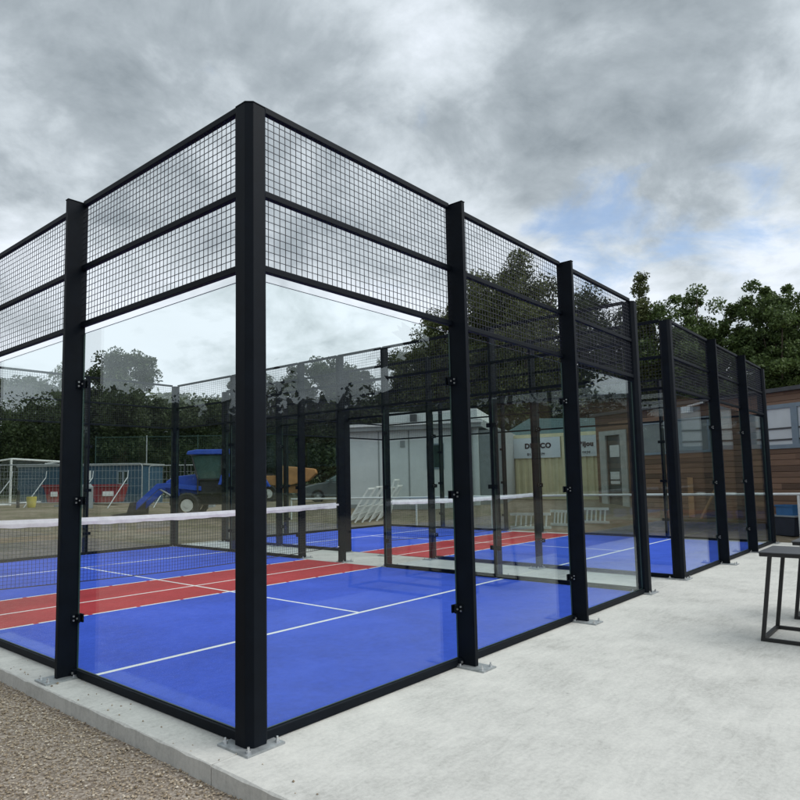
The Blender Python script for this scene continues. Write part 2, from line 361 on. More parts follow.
def make_cage(label, group):
    root = empty('padel_cage', (0, 0, 0), 0, label, 'sports cage', group)
    # wall lines: origin, heading, bay lengths, kind of each bay.  local x runs along the wall, local -y is outward
    def post(ang, ox, oy, cl=(True, True), w=PW):
        p = MB(); p.prism([(-w/2, -PD), (w/2, -PD), (w/2, .0), (-w/2, .0)], .012, HP, 'z')
        p.prism([(-w/2-.004, -PD-.004), (w/2+.004, -PD-.004), (w/2+.004, .004), (-w/2-.004, .004)], HP, HP+.006, 'z')
        po = rotz(p, ang, ox, oy).build('post', m_post, root, bevel=.002)
        rotz(plate_mb(-.09, .09, -.265, -.012), ang, ox, oy).build('base_plate', [m_galv, m_bolt], po)
        for side, on in ((-1, cl[0]), (1, cl[1])):
            if on:
                for z in (.42, 1.28, 2.16): rotz(clamp_mb(side, z), ang, ox, oy).build('clamp', [m_post, m_bolt], po)
                k = MB(); x = side*PW/2      # foot bracket of the bottom frame
                k.box(*sorted((x, x+side*.05)), -.05, -.037, .012, .055)
                k.bar((x+side*.025, -.05, .034), (x+side*.025, -.058, .034), .018, n=8, mi=1)
                rotz(k, ang, ox, oy).build('foot_bracket', [m_post, m_bolt], po)
        return po
    def corner(ox, oy):
        a = .0758; b = .042
        p = MB(); prof = [(-a, -b), (-b, -a), (b, -a), (a, -b), (a, b), (b, a), (-b, a), (-a, b)]
        q = [(x*.985, y*.985) for x, y in prof]
        p.prism([(ox+x, oy+y) for x, y in prof], .012, HP-.022, 'z'); p.prism([(ox+x*1.03, oy+y*1.03) for x, y in prof], HP-.022, HP-.014, 'z')
        po = p.build('post', m_post, root, bevel=.003)
        bp = plate_mb(ox-.128, ox+.128, oy-.128, oy+.128); bp.build('base_plate', [m_galv, m_bolt], po)
    def bay(ang, ox, oy, a, b, kind):
        """one bay between local x = a and b"""
        g = MB()
        for z in (ZT, ZM, ZL):
            r = MB(); r.box(a, b, -.038, -.002, z-.02, z+.02); rotz(r, ang, ox, oy).build('rail', m_post, root, bevel=.005)
        for z0_, z1_ in ((ZL+.0195, ZM-.0195), (ZM+.0195, ZT-.0195)):
            w = MB(); n = max(1, round((b-a)/.0445))
            for i in range(1, n):
                x = a+(b-a)*i/n; w.bar((x, -.020, z0_), (x, -.020, z1_), .0034, cap=False)
            k = max(1, round((z1_-z0_)/.0445))
            for j in range(1, k):
                z = z0_+(z1_-z0_)*j/k; w.bar((a, -.0245, z), (b, -.0245, z), .0034, cap=False)
            rotz(w, ang, ox, oy).build('mesh_panel', m_wire, root)
        if kind == 'glass':
            r = MB(); r.box(a, b, -.036, .004, .004, .056); rotz(r, ang, ox, oy).build('bottom_frame', m_post, root, bevel=.004)
            p = MB(); p.box(a+.008, b-.008, -.0125, -.0005, .060, ZG)
            po = rotz(p, ang, ox, oy)
            # the four narrow edges are ground glass, the two faces clear
            po.m = [1, 1, 0, 1, 0, 1]
            po.build('glass_panel', [m_glass, m_edge], root)
    C_ = .07
    walls = [(0., 0., 0., 'end'), (PI/2, LX, 0., 'side'), (PI, LX, LY, 'end'), (-PI/2, 0., LY, 'side')]
    for ang, ox, oy, t in walls:
        corner(ox, oy)
        if t == 'end':
            xs = [0, BX, 2*BX, LX]; kinds = ['glass']*3
        else:
            xs = [0, BY, 2*BY, NETY, 3*BY, 4*BY, LY]; kinds = ['glass', 'glass', 'open', 'open', 'glass', 'glass']
            if ang < 0: xs = [LY-x for x in xs][::-1]; kinds = kinds[::-1]
        for i in range(1, len(xs)-1):
            post(ang, ox+math.cos(ang)*xs[i], oy+math.sin(ang)*xs[i], (kinds[i-1] == 'glass', kinds[i] == 'glass'), PW)
        for i, k in enumerate(kinds):
            a = xs[i] + (C_ if i == 0 else PW/2); b = xs[i+1] - (C_ if i == len(kinds)-1 else PW/2)
            bay(ang, ox, oy, a, b, k)
    return root
cage = make_cage('nearest tall dark cage of glass and mesh around the blue court, corner post in front', 'glass court cages')
cage2 = copy_tree(cage); cage2.location = (7.42, 0, 0)
tag(cage2, 'farther dark glass and mesh cage, beyond the concrete gap, beside the timber building')

# ------------------------------------------------------------------ nets
def make_net(label):
    root = empty('court_net', (0, NETY, 0), 0, label, 'net', 'white taped nets across the courts')
    X0, X1 = .02, LX-.02
    def top(x): return .985 - .035*math.sin(PI*(x-X0)/(X1-X0))
    def bot(x): t = (x-X0)/(X1-X0); return .27 - .055*math.sin(PI*min(1, t*1.0))
    w = MB(); n = 136; k = 16
    for i in range(n+1):
        x = X0+(X1-X0)*i/n; w.bar((x, 0, bot(x)), (x, 0, top(x)-.04), .0028, cap=False)
    sg = 24
    for j in range(k+1):
        for i in range(sg):
            a, b = X0+(X1-X0)*i/sg, X0+(X1-X0)*(i+1)/sg; q = j/k
            w.bar((a, .003, bot(a)+(top(a)-.06-bot(a))*q), (b, .003, bot(b)+(top(b)-.06-bot(b))*q), .0028, cap=False)
    w.build('netting', m_netc, root)
    t = MB(); sg = 60; prof = []
    for i in range(sg+1):
        x = X0+.05+(X1-X0-.1)*i/sg; wob = .004*math.sin(i*1.7)+.003*math.sin(i*.6); z = top(x)
        e = .012 if i < sg-2 else .02
        prof.append([(x, -e+wob*.4, z-.052+wob), (x, -.016, z-.01), (x, -.008, z+.036), (x, .008, z+.036), (x, .016, z-.01), (x, e, z-.052+wob)])
    vs = [p for ring in prof for p in ring]
    fs = [(i*6+j, (i+1)*6+j, (i+1)*6+(j+1) % 6, i*6+(j+1) % 6) for i in range(sg) for j in range(6)] + [tuple(range(5, -1, -1)), tuple(sg*6+j for j in range(6))]
    t.add(vs, fs); t.build('top_tape', m_fabric, root, smooth=False)
    c = MB(); pts = [(X0+(X1-X0)*i/30, 0, bot(X0+(X1-X0)*i/30)) for i in range(31)]
    c.path(pts, .012, 5); c.build('bottom_cord', m_netc, root)
    s = MB()
    for x, d in ((X0, 1), (X1, -1)):
        s.bar((x-d*.03, 0, top(x)+.0), (x+d*.08, 0, top(x)), .02, .03); s.bar((x-d*.03, 0, .27), (x+d*.02, 0, .27), .012)
    s.build('end_strap', m_fabric, root)
    return root
net = make_net('white taped black net across the nearest court, left of the corner post')
net2 = copy_tree(net); net2.location = (7.42, NETY, 0); tag(net2, 'white taped black net across the far court in the second cage')

# ------------------------------------------------------------------ black steel tables on the slab
m_black = mat('black_tube', (.011, .011, .012), .45, 0, .2, 10.)
m_top = mat('grey_laminate', (.06, .063, .07), .4, 0, .12, 5.)
def make_table(x, y, L_, W_, label):
    root = empty('steel_frame_table', (x, y, 0), 0, label, 'table', 'black frame tables on the concrete')
    H, t, sp_ = .735, .03, .09
    for yy, dy in ((-t/2, -sp_), (-L_+t/2, sp_)):
        for xa in (0, W_-t):
            f = MB(); z0_, z1_ = 0., H-t
            f.add([(xa+a, yy+b*t/2+(dy if k else 0), z1_ if k else z0_) for k in (0, 1) for a, b in ((0, -1), (t, -1), (t, 1), (0, 1))],
                  [(0, 3, 2, 1), (4, 5, 6, 7), (0, 1, 5, 4), (1, 2, 6, 5), (2, 3, 7, 6), (3, 0, 4, 7)])
            f.build('leg', m_black, root, bevel=.002)
        for za, d in ((0., 0.), (H-t, dy)): g = MB(); g.box(t+.001, W_-t-.001, yy-t/2+d, yy+t/2+d, za, za+t-.001); g.build('cross_bar', m_black, root, bevel=.002)
    for xx in (0, W_-t):
        g = MB(); g.box(xx, xx+t, -L_+t+.001, -t-.001, 0, t); g.build('foot_rail', m_black, root, bevel=.002)
        g = MB(); g.box(xx, xx+t, -L_+.03, -.03, H-t+.001, H); g.build('top_rail', m_black, root, bevel=.002)
    g = MB(); g.box(-.005, W_+.005, -L_+.02, -.02, H+.001, H+.009); g.build('table_top', m_top, root, bevel=.003)
    return root
make_table(4.19, -1.572, 1.6, .63, 'nearest black steel tube table with grey top on the pale concrete, right edge')
make_table(5.36, -1.63, 1.5, .60, 'second black steel tube table just behind the first at the right edge')

# ------------------------------------------------------------------ white rail beyond the courts
def on_line(a, b, t): return (a[0]+(b[0]-a[0])*t, a[1]+(b[1]-a[1])*t)
RA, RB = (13.3, 14.2), (15.9, -2.6)
rr = empty('spectator_rail', (RA[0], RA[1], 0), 0, 'long low white tubular rail on posts before the cabin, container and timber building', 'railing')
L_ = math.dist(RA, RB); N = 7
pts = []
for i in range(N*3+1):
    p = on_line(RA, RB, i/(N*3)); pts.append((p[0]-RA[0], p[1]-RA[1], np.interp(i/(N*3), [0, .3, .6, 1], [.78, .85, .92, .95])))
g = MB(); g.path(pts, .06, 8); g.build('top_rail', m_white, rr)
for i in range(N+1):
    p = pts[i*3]; g = MB(); z = hgt(p[0]+RA[0], p[1]+RA[1])-.1
    g.bar((p[0], p[1], z), (p[0], p[1], p[2]-.03), .06, n=8); g.build('rail_post', m_white, rr)

# ------------------------------------------------------------------ timber building on the right
m_wood = mat_clad('timber_cladding', (.075, .042, .026), (.215, .125, .078))
m_frame = mat('blue_grey_frame', (.17, .22, .26), .4, 0, .1)
m_trim = mat('dark_roof_trim', (.05, .052, .055), .6, 0, .2)
m_pane = mat('window_pane', (.03, .05, .05), .05, 0, .2, 3., spec=.9)
m_blind = mat('pale_blind', (.55, .58, .58), .8, 0, .06, 2.)
def windows_part(parent, x0, x1, z0, z1, cols, bars, blind, front=0., fr=.07):
    f = MB()                       # frame standing proud of the wall (wall face at local y = 0, outward -y)
    f.box(x0, x1, -.03, .05, z0, z0+fr); f.box(x0, x1, -.03, .05, z1-fr, z1)
    xs = np.linspace(x0, x1, cols+1)
    for i, x in enumerate(xs):
        a = x if i == 0 else (x-fr if i == cols else x-fr*.8); b = x+fr if i == 0 else (x if i == cols else x+fr*.8)
        f.box(a, b, -.028, .048, z0+fr, z1-fr)
    wo = f.build('window', m_frame, parent)
    p = MB(); p.box(x0+fr*.5, x1-fr*.5, .012, .02, z0+fr*.5, z1-fr*.5); p.build('pane', m_pane if not blind else m_blind, wo)
    if bars:
        b_ = MB()
        for z in bars: b_.box(x0+fr, x1-fr, -.012, .004, z-.02, z+.02)
        b_.build('glazing_bar', m_trim, wo)
    return wo
W0 = (16.8, 0.); wa = math.atan2(.8907, .4547)
ua = Vector((.4547, .8907, 0))
def bld_local(t, off=0): return (W0[0]+ua.x*t+ua.y*off, W0[1]+ua.y*t-ua.x*off)
# local x runs along -u so that outward (-y) faces the courts
bo = bld_local(6.9)
tb = empty('timber_building', (bo[0], bo[1], .0), math.atan2(-.8907, -.4547), 'long low timber clad building with flat roof and blue grey window frames', 'building')
T = lambda t: 6.9 - t
g = MB()
ops = sorted([(T(4.95), T(2.35), 2.03, 3.03), (T(.78), T(-2.6), 2.02, 3.12), (T(6.42), T(5.75), .3, 2.75)])
xc = 0.; Z0, Z1, XE = .2, 3.42, 14.
for a, b, c, d in ops:             # wall pieces round the openings
    g.box(xc, a, 0, .25, Z0, Z1)
    if c > .5: g.box(a, b, 0, .25, Z0, c)
    g.box(a, b, 0, .25, d, Z1); xc = b
g.box(xc, XE, 0, .25, Z0, Z1); g.box(0, .25, .25, 6., Z0, Z1); g.box(XE-.25, XE, .25, 6., Z0, Z1); g.box(.25, XE-.25, 5.75, 6., Z0, Z1)
g.build('wall', m_wood, tb)
g = MB(); g.box(-.12, XE+.12, -.14, 6.12, Z1+.002, Z1+.10); g.build('roof', m_trim, tb)
g = MB(); g.box(.3, XE-.3, .3, 5.7, .22, .27); g.build('inner_floor', m_trim, tb)
windows_part(tb, T(4.95), T(2.35), 2.03, 3.03, 2, [], False)
windows_part(tb, T(.78), T(-2.6), 2.02, 3.12, 4, [2.52, 2.24], True, fr=.1)
d_ = MB(); a, b = T(6.42), T(5.75)
d_.box(a-.28, a, -.05, .03, .3, 2.9); d_.box(b, b+.28, -.05, .03, .3, 2.9); d_.box(a, b, -.05, .03, 2.75, 2.9)
dr = MB(); dr.box(a+.01, b-.01, .04, .09, .3, 2.74); do = dr.build('door', m_pane, tb)
d_.build('door_frame', mat('pale_door_frame', (.42, .43, .41), .6), do)
k = MB(); k.box(a+.12, b-.12, .025, .038, 2.03, 2.42); k.build('notice', m_white, do)
k = MB(); k.box(a+.10, b-.16, .025, .038, 1.3, 1.55); k.box(a+.10, b-.16, .025, .038, 1.15, 1.25); k.build('notice', m_white, do)
k = MB(); k.bar((b-.08, .0, 1.2), (b-.08, .0, 1.6), .03, n=8); k.build('handle', m_galv, do)
k = MB(); k.box(T(3.15), T(2.85), -.16, -.02, 3.18, 3.36); k.bar((T(2.95), -.1, 3.36), (T(2.4), -.12, 3.41), .05); k.build('floodlight', m_white, tb)
k = MB(); k.bar((T(5.2), -.07, .3), (T(5.2), -.07, 3.4), .08, n=8); k.build('downpipe', m_trim, tb)

def ground_empty(name, x, y, rz, label, cat, group=None, dz=0.): return empty(name, (x, y, hgt(x, y)+dz), rz, label, cat, group)

# timber offcuts leaning on that wall
m_ply = mat('raw_timber', (.34, .19, .09), .75, 0, .25, 5.)
for i, (t, tl, ln) in enumerate(((2.75, .32, 1.1), (2.45, -.2, .8))):
    p = bld_local(t, -.42); q = bld_local(t+tl, -.06); z = hgt(*p)
    g = MB(); g.bar((0, 0, 0), (q[0]-p[0], q[1]-p[1], ln), .14, .03)
    o = g.build('timber_plank', m_ply); o.location = (p[0], p[1], z)
    tag(o, ['longer raw timber plank leaning on the building under the left window', 'shorter raw timber plank leaning on the building under the left window'][i], 'plank', 'planks against the wall')

# navy storage bin with a blue crate on it
m_navy = mat('navy_plastic', (.012, .018, .035), .5, 0, .2); m_cblue = mat('blue_crate_plastic', (.03, .13, .30), .5, 0, .1)
bx = along(786, 15.6); bz = hgt(*bx)
rz = math.atan2(-.8907, -.4547)
st = empty('storage_bin', (bx[0], bx[1], bz), rz, 'dark navy storage bin with a pale rimmed lid standing before the timber wall', 'storage bin')
g = MB(); g.prism([(-.27, 0), (.27, 0), (.31, .42), (-.31, .42)], -.25, .25); g.build('bin_body', m_navy, st, bevel=.01)
g = MB(); g.box(-.34, .34, -.28, .28, .423, .46); g.build('lid', mat('pale_rim', (.22, .25, .28), .5), st, bevel=.01)
cr = empty('plastic_crate', (bx[0], bx[1], bz+.46), rz, 'blue plastic crate sitting on the lid of the navy storage bin', 'crate')
g = MB(); W, D_, H = .20, .15, .24
g.box(-W, W, -D_, -D_+.015, 0, H); g.box(-W, W, D_-.015, D_, 0, H); g.box(-W, -W+.015, -D_+.015, D_-.015, 0, H); g.box(W-.015, W, -D_+.015, D_-.015, 0, H); g.box(-W+.015, W-.015, -D_+.015, D_-.015, 0, .015)
g.build('crate_body', m_cblue, cr)
g = MB(); g.box(-W-.02, W+.02, -D_-.02, -D_-.001, H-.04, H); g.box(-W-.02, W+.02, D_+.001, D_+.02, H-.04, H); g.build('rim', m_cblue, cr)
px_ = along(803, 15.5)
o = MB().box(-.25, .25, -.15, .15, 0, .16).build('polystyrene_block', m_white, bevel=.01); o.location = (px_[0], px_[1], hgt(*px_)+.1-.1); o.rotation_euler = (0, 0, rz)
tag(o, 'white block on the ground right of the navy storage bin', 'block')

# ------------------------------------------------------------------ white flat roofed cabin, shed, container
m_cabin = mat('pale_render', (.62, .65, .65), .7, 0, .06, 1.5, .1, 40.); m_cabin_grey = mat('grey_panel', (.22, .24, .25), .7, 0, .12)
m_fascia = mat('grey_fascia', (.27, .29, .29), .6, 0, .12, 2.); m_teal = mat('teal_sheet_roof', (.07, .12, .125), .5, 0, .15)
c0, c1 = along(350, 26.), along(506, 24.)
cl = math.dist(c0, c1); ca = math.atan2(c1[1]-c0[1], c1[0]-c0[0]); cz = min(hgt(*c0), hgt(*c1))
cb = empty('flat_roof_cabin', (c0[0], c0[1], cz-.05), ca, 'white flat roofed cabin with grey fascia and dark window behind the leaning frames', 'cabin')
gut = 3.0; wx0, wx1, wz0, wz1 = cl*.515, cl*.625, 1.5, 2.45
g = MB(); g.box(0, wx0, 0, .2, 0, gut); g.box(wx0, wx1, 0, .2, 0, wz0); g.box(wx0, wx1, 0, .2, wz1, gut); g.box(wx1, cl*.84, 0, .2, 0, gut)
g.box(0, .2, .2, 5, 0, gut); g.box(.2, cl-.2, 4.8, 5, 0, gut)
g.build('wall', m_cabin, cb)
g = MB()
for x in np.arange(1.2, cl*.5, 1.2): g.box(x-.03, x+.03, -.012, -.001, .2, gut-.02)
g.box(0, cl*.515, -.02, -.001, .0, .19); g.build('cover_strip', m_fascia, cb)
g = MB(); g.box(cl*.842, cl, .1, .3, 0, gut-.1); g.box(cl-.2, cl, .3, 4.8, 0, gut-.1); g.build('grey_wall', m_cabin_grey, cb)
g = MB(); g.box(-.25, cl*.87, -.3, 5.2, gut+.002, gut+.28); ro = g.build('roof', m_fascia, cb)
g = MB(); g.box(.9, cl*.8, 1.4, 4.6, gut+.282, gut+.85); g.build('roof_box', m_cabin, ro)
g = MB(); g.box(cl*.36, cl*.40, 1.2, 1.39, gut+.30, gut+.72); g.build('roof_vent', m_trim, ro)
g = MB(); g.box(-.27, cl*.88, -.36, -.302, gut+.16, gut+.25); g.build('gutter', m_white, ro)
windows_part(cb, wx0, wx1, wz0, wz1, 1, [], False, fr=.06)
g = MB(); g.box(cl*.345, cl*.375, -.03, -.002, 2.35, 2.6); g.build('air_vent', m_fascia, cb)
g = MB(); g.path([(cl*.80, -.3, gut+.16), (cl*.80, -.06, gut-.2), (cl*.80, -.06, 0)], .09, 8); g.build('downpipe', m_cabin_grey, cb)

s0, s1 = along(500, 33), along(606, 29)
sl = math.dist(s0, s1); sa = math.atan2(s1[1]-s0[1], s1[0]-s0[0]); sz = min(hgt(*s0), hgt(*s1))
sh = empty('lean_to_shed', (s0[0], s0[1], sz-.05), sa, 'grey shed with a dark teal sloping roof behind the cream container', 'shed')
g = MB(); g.prism([(0, 0), (sl, 0), (sl, 2.7), (0, 2.7)], 0, 4); g.build('wall', m_cabin_grey, sh)
g = MB(); vs = [(-.3, -.4, 2.72), (sl+.3, -.4, 2.72), (sl*.72, 2.2, 3.75), (.4, 2.2, 4.0), (-.3, 4.4, 2.72), (sl+.3, 4.4, 2.72)]
g.add(vs, [(0, 1, 2, 3), (3, 2, 5, 4), (0, 3, 4), (1, 5, 2), (0, 4, 5, 1)]); g.build('roof', m_teal, sh)
g = MB(); g.path([(-.3, -.46, 2.7), (sl+.3, -.46, 2.7)], .1, 6); g.path([(sl-.1, -.46, 2.7), (sl-.1, -.1, 2.4), (sl-.1, -.1, 0)], .09, 6); g.build('gutter', m_fascia, sh)

m_cream = mat('cream_container_paint', (.72, .66, .43), .55, 0, .1, 3.)
k0, k1 = along(507, 27.0), along(613, 24.6)
kl = math.dist(k0, k1); ka = math.atan2(k1[1]-k0[1], k1[0]-k0[0]); kz = min(hgt(*k0), hgt(*k1))
kt = empty('shipping_container', (k0[0], k0[1], kz), ka, 'cream corrugated shipping container with white sign boards in front of the shed', 'container')
KH = 2.55
g = MB(); prof = []; x = .12; i = 0
pitch_ = .27
while x + pitch_ < kl-.1:
    prof += [(x, .0), (x+.10, .0), (x+.135, .045), (x+.235, .045)]; x += pitch_
prof += [(kl-.12, .0)]
back = [(kl-.12, 2.4), (.12, 2.4)]
g.prism(prof+back, .16, KH-.12, 'z'); g.build('corrugated_side', m_cream, kt)
g = MB()
for x in (0, kl-.12): g.box(x, x+.12, -.02, .12, .0, KH); g.box(x, x+.12, 2.32, 2.44, 0, KH)
for z in (0.0, KH-.12): g.box(.12, kl-.12, -.015, .1, z+.001, z+.119)
for z in (0.0, KH-.12): g.box(.001, .119, .12, 2.32, z+.001, z+.119); g.box(kl-.119, kl-.001, .12, 2.32, z+.001, z+.119)
g.build('container_frame', m_cream, kt)
g = MB(); g.box(.02, kl-.02, .0, 2.42, KH+.002, KH+.012); g.build('container_roof', m_cream, kt)
m_sign = mat('white_sign_board', (.70, .76, .80), .5, 0, .04); m_ink = mat('navy_lettering', (.012, .014, .03), .6, 0, .1)
def text_part(body, size, loc, parent, bold=.0):
    cu = bpy.data.curves.new('lettering', 'FONT'); cu.body = body; cu.size = size; cu.align_x = 'CENTER'; cu.align_y = 'CENTER'; cu.extrude = .004; cu.offset = bold; cu.space_character = 1.12
    tmp = bpy.data.objects.new('lettering_source', cu); COL.objects.link(tmp)
    bpy.context.view_layer.update()
    me = bpy.data.meshes.new_from_object(tmp.evaluated_get(bpy.context.evaluated_depsgraph_get()))
    bpy.data.objects.remove(tmp); bpy.data.curves.remove(cu)
    me.materials.clear(); me.materials.append(m_ink)
    o = bpy.data.objects.new('lettering', me); COL.objects.link(o); o.parent = parent; o.location = loc; o.rotation_euler = (PI/2, 0, 0)
    return o
for x0_, x1_, big in ((kl*.075, kl*.54, 'DUCCO'), (kl*.66, kl*.90, 'Bijou')):
    g = MB(); g.box(x0_, x1_, -.06, -.022, KH-.93, KH-.13); so = g.build('sign_board', m_sign, kt)
    cx = (x0_+x1_)/2
    text_part(big, .27 if big == 'DUCCO' else .24, (cx+(.08 if big == 'DUCCO' else 0), -.066, KH-.46), so, .016)
    text_part('01 31 9878' if big == 'DUCCO' else '9878', .14, (cx, -.066, KH-.79), so, .004)

# ------------------------------------------------------------------ leaning white steel frames
m_wf = mat('white_frame_paint', (.70, .71, .69), .5, 0, .1, 6.)
def make_frame(w, h, ladder):
    g = MB(); g.bar((0, 0, 0), (0, 0, h), .05); g.bar((w, 0, 0), (w, 0, h), .05); g.bar((0, 0, h), (w, 0, h), .05); g.bar((0, 0, .08), (w, 0, .08), .04)
    if ladder:
        for j in range(1, 5): g.bar((0, 0, h*j/5), (w, 0, h*j/5), .03)
    return g
fx, fy = along(374, 23.5); rn = r0/np.linalg.norm(r0[:2])
ang0 = math.atan2(rn[1], rn[0])
names = ['leftmost leaning white steel hurdle in the pile before the white cabin', 'second white steel hurdle from the left in the leaning pile', 'third white steel hurdle from the left in the leaning pile',
         'fourth white steel hurdle from the left in the leaning pile', 'fifth white steel hurdle from the left in the leaning pile', 'rightmost tall white steel hurdle leaning at the end of the pile']
for i in range(6):
    px = 347 + i*7.2
    p = along(px, 22.6+.12*i)
    root = empty('white_hurdle', (p[0], p[1], hgt(*p)), ang0, names[i], 'hurdle', 'white hurdles leaning together')
    o = MB()
    lean = .62
    # a frame seen almost edge on: its plane runs away from the viewer and leans to the right
    H, W = 1.15+.05*(i % 3) + (.15 if i == 5 else 0), 1.5
    def q(u, z): return (z*lean*(.45 if i == 5 else 1)+u*.18, u, z)
    fr = MB(); fr.bar(q(0, 0), q(0, H), .055); fr.bar(q(W, 0), q(W, H), .055); fr.bar(q(0, H), q(W, H), .05); fr.bar(q(0, .1), q(W, .1), .05); fr.build('frame_tube', m_wf, root)
    rg = MB()
    for z in (.3, .55): rg.bar(q(0, z), q(W, z), .03)
    for u in (.3, .6, .9, 1.2): rg.bar(q(u, .1), q(u, .55), .03)
    rg.build('infill_bar', m_wf, root)
# white ladders lying by the rail
lab = ['white aluminium ladder lying on its side under the rail left of the container post', 'white aluminium ladder lying tilted under the rail before the container', 'short white ladder section lying on the earth at the container end']
for i, (pa, pb, z0_, z1_) in enumerate(((509, 549, .25, .5), (549, 577, .45, .2), (572, 607, .5, .15))):
    a, b = along(pa, 19.6), along(pb, 19.0)
    root = empty('aluminium_ladder', (a[0], a[1], hgt(*a)), 0, lab[i], 'ladder', 'ladders lying under the rail')
    d = Vector((b[0]-a[0], b[1]-a[1], hgt(*b)-hgt(*a)))
    for off in (0., .38):
        g = MB(); g.bar((0, 0, .04+off), (d.x, d.y, d.z+.04+off), .05, .07); g.build('ladder_rail', m_wf, root)
    g = MB()
    for j in range(1, 8): g.bar((d.x*j/8, d.y*j/8, d.z*j/8+.06), (d.x*j/8+.08, d.y*j/8, d.z*j/8+.42), .035)
    g.build('rung', m_wf, root)

# ------------------------------------------------------------------ tractor
m_tblue = mat('blue_tractor_paint', (.022, .075, .42), .35, 0, .12, 4.); m_dark = mat('dark_machine_metal', (.02, .021, .023), .6, 0, .3)
m_rim = mat('pale_rim_paint', (.55, .55, .52), .5, 0, .1); m_cab = mat('cab_glass', (.05, .095, .085), .06, 0, .2, spec=.9)
def wheel(parent, x, y, r, w, rimc, name='wheel'):
    t = MB(); n = 28; prof = [(.62, -w/2*.8), (.9, -w/2), (1., -w/2*.75), (1., w/2*.75), (.9, w/2), (.62, w/2*.8)]
    vs = [(r*q*math.cos(2*PI*i/n), yy, r*q*math.sin(2*PI*i/n)) for i in range(n) for q, yy in prof]; k = len(prof)
    t.add(vs, [(i*k+j, ((i+1) % n)*k+j, ((i+1) % n)*k+(j+1) % k, i*k+(j+1) % k) for i in range(n) for j in range(k)])
    o = t.build(name, m_rubber, parent); o.location = (x, y, r)
    c = MB(); c.bar((0, -w/2*.55, 0), (0, w/2*.55, 0), r*1.0, n=20); c.bar((0, -w/2*.7, 0), (0, w/2*.7, 0), r*.4, n=12); c.build('rim', rimc, o)
    h = MB()
    for i in range(8 if r < .36 else 18):          # tread lugs
        a = 2*PI*i/(8 if r < .36 else 18); c_, s_ = math.cos(a), math.sin(a)
        if r >= .36: h.bar((r*.98*c_, -w/2*.8, r*.98*s_), (r*.98*math.cos(a+.12), w/2*.8, r*.98*math.sin(a+.12)), .045)
    if h.v: h.build('tread', m_rubber, o)
    return o
tp = along(192, 23.)
tr = ground_empty('tractor', tp[0]-.0, tp[1], FACE, 'blue tractor with a front loader parked on the field behind the nearest court', 'tractor', dz=-.02)
tr.location.x -= math.cos(FACE)*1.0; tr.location.y -= math.sin(FACE)*1.0      # front axle on that bearing
for y in (-.62, .62): wheel(tr, 1.0, y, .42, .26, m_rim); wheel(tr, -.85, y*1.05, .66, .40, m_rim)
g = MB(); g.prism([(.66, .78), (1.72, .78), (1.84, 1.0), (1.80, 1.24), (1.5, 1.40), (.66, 1.48)], -.36, .36); g.build('bonnet', m_tblue, tr, bevel=.04)
g = MB(); g.box(1.76, 1.83, -.25, .25, .82, 1.08); g.build('grille', m_dark, tr)
g = MB(); g.box(-1.1, 1.7, -.24, .24, .42, .775); g.bar((1., -.6, .42), (1., .6, .42), .14, n=8); g.bar((-.85, -.6, .66), (-.85, .6, .66), .2, n=8); g.build('chassis', m_dark, tr)
g = MB(); g.prism([(.64, 1.30), (.86, 2.1), (-1.02, 2.1), (-1.12, 1.3)], -.58, .58); g.build('cab', m_cab, tr, bevel=.02)
g = MB(); g.prism([(.64, .80), (.64, 1.29), (-1.12, 1.29), (-1.12, .9), (-.3, .8)], -.55, .55); g.build('cab_base', m_dark, tr, bevel=.02)
g = MB()
for y in (-.6, .6):
    g.path([(.66, y, .8), (.66, y, 1.28), (.88, y, 2.1)], .06); g.bar((-.15, y, .8), (-.15, y, 2.1), .06); g.path([(-1.14, y, 1.3), (-1.04, y, 2.1)], .06); g.bar((.66, y, 1.28), (-1.2, y, 1.3), .05)
g.build('cab_pillar', m_dark, tr)
g = MB(); g.prism([(1.04, 2.12), (1.0, 2.24), (.7, 2.29), (-1.05, 2.29), (-1.12, 2.12)], -.68, .68); g.build('cab_roof', m_tblue, tr, bevel=.03)
for y in (-.78, .78):
    pr = [(-.1, 1.1), (-.2, 1.42), (-.7, 1.5), (-1.35, 1.42), (-1.6, 1.0), (-1.5, 1.0), (-1.28, 1.32), (-.7, 1.40), (-.28, 1.33), (-.18, 1.1)]
    g = MB(); g.prism(pr, y-.2, y+.2); g.build('mudguard', m_tblue, tr)
for y in (-.52, .52):
    g = MB(); pr = [(.55, 1.05), (1.75, 1.18), (2.05, 1.16), (2.85, .42), (2.75, .28), (1.98, .98), (1.72, 1.02), (.55, .90)]
    g.prism(pr, y-.06, y+.06); g.build('loader_arm', m_tblue, tr, bevel=.01)
    g = MB(); g.bar((1.15, y, .5), (2.0, y, 1.0), .07, n=8); g.build('loader_ram', m_galv, tr)
    g = MB(); g.box(1.3, 1.55, y-.05, y+.05, .35, 1.1); g.build('loader_bracket', m_tblue, tr)
g = MB(); g.prism([(2.75, .05), (3.55, .08), (3.5, .14), (2.95, .22), (2.85, .55), (2.72, .55)], -.85, .85); g.build('bucket', m_dark, tr)
g = MB(); g.bar((1.35, -.42, 1.25), (1.35, -.42, 2.0), .06, n=8); g.build('exhaust', m_dark, tr)
g = MB(); g.box(.98, 1.04, -.86, -.70, 1.5, 1.78); g.bar((.85, -.6, 1.65), (1.0, -.75, 1.65), .025); g.build('mirror', m_dark, tr)
g = MB(); g.box(.9, 1.45, -.374, -.362, 1.08, 1.17); g.build('bonnet_decal', mat('orange_decal', (.35, .12, .05), .5), tr)
for y in (-.22, .22): g = MB(); g.box(1.775, 1.80, y-.08, y+.08, 1.09, 1.16); g.build('headlight', m_rim, tr)

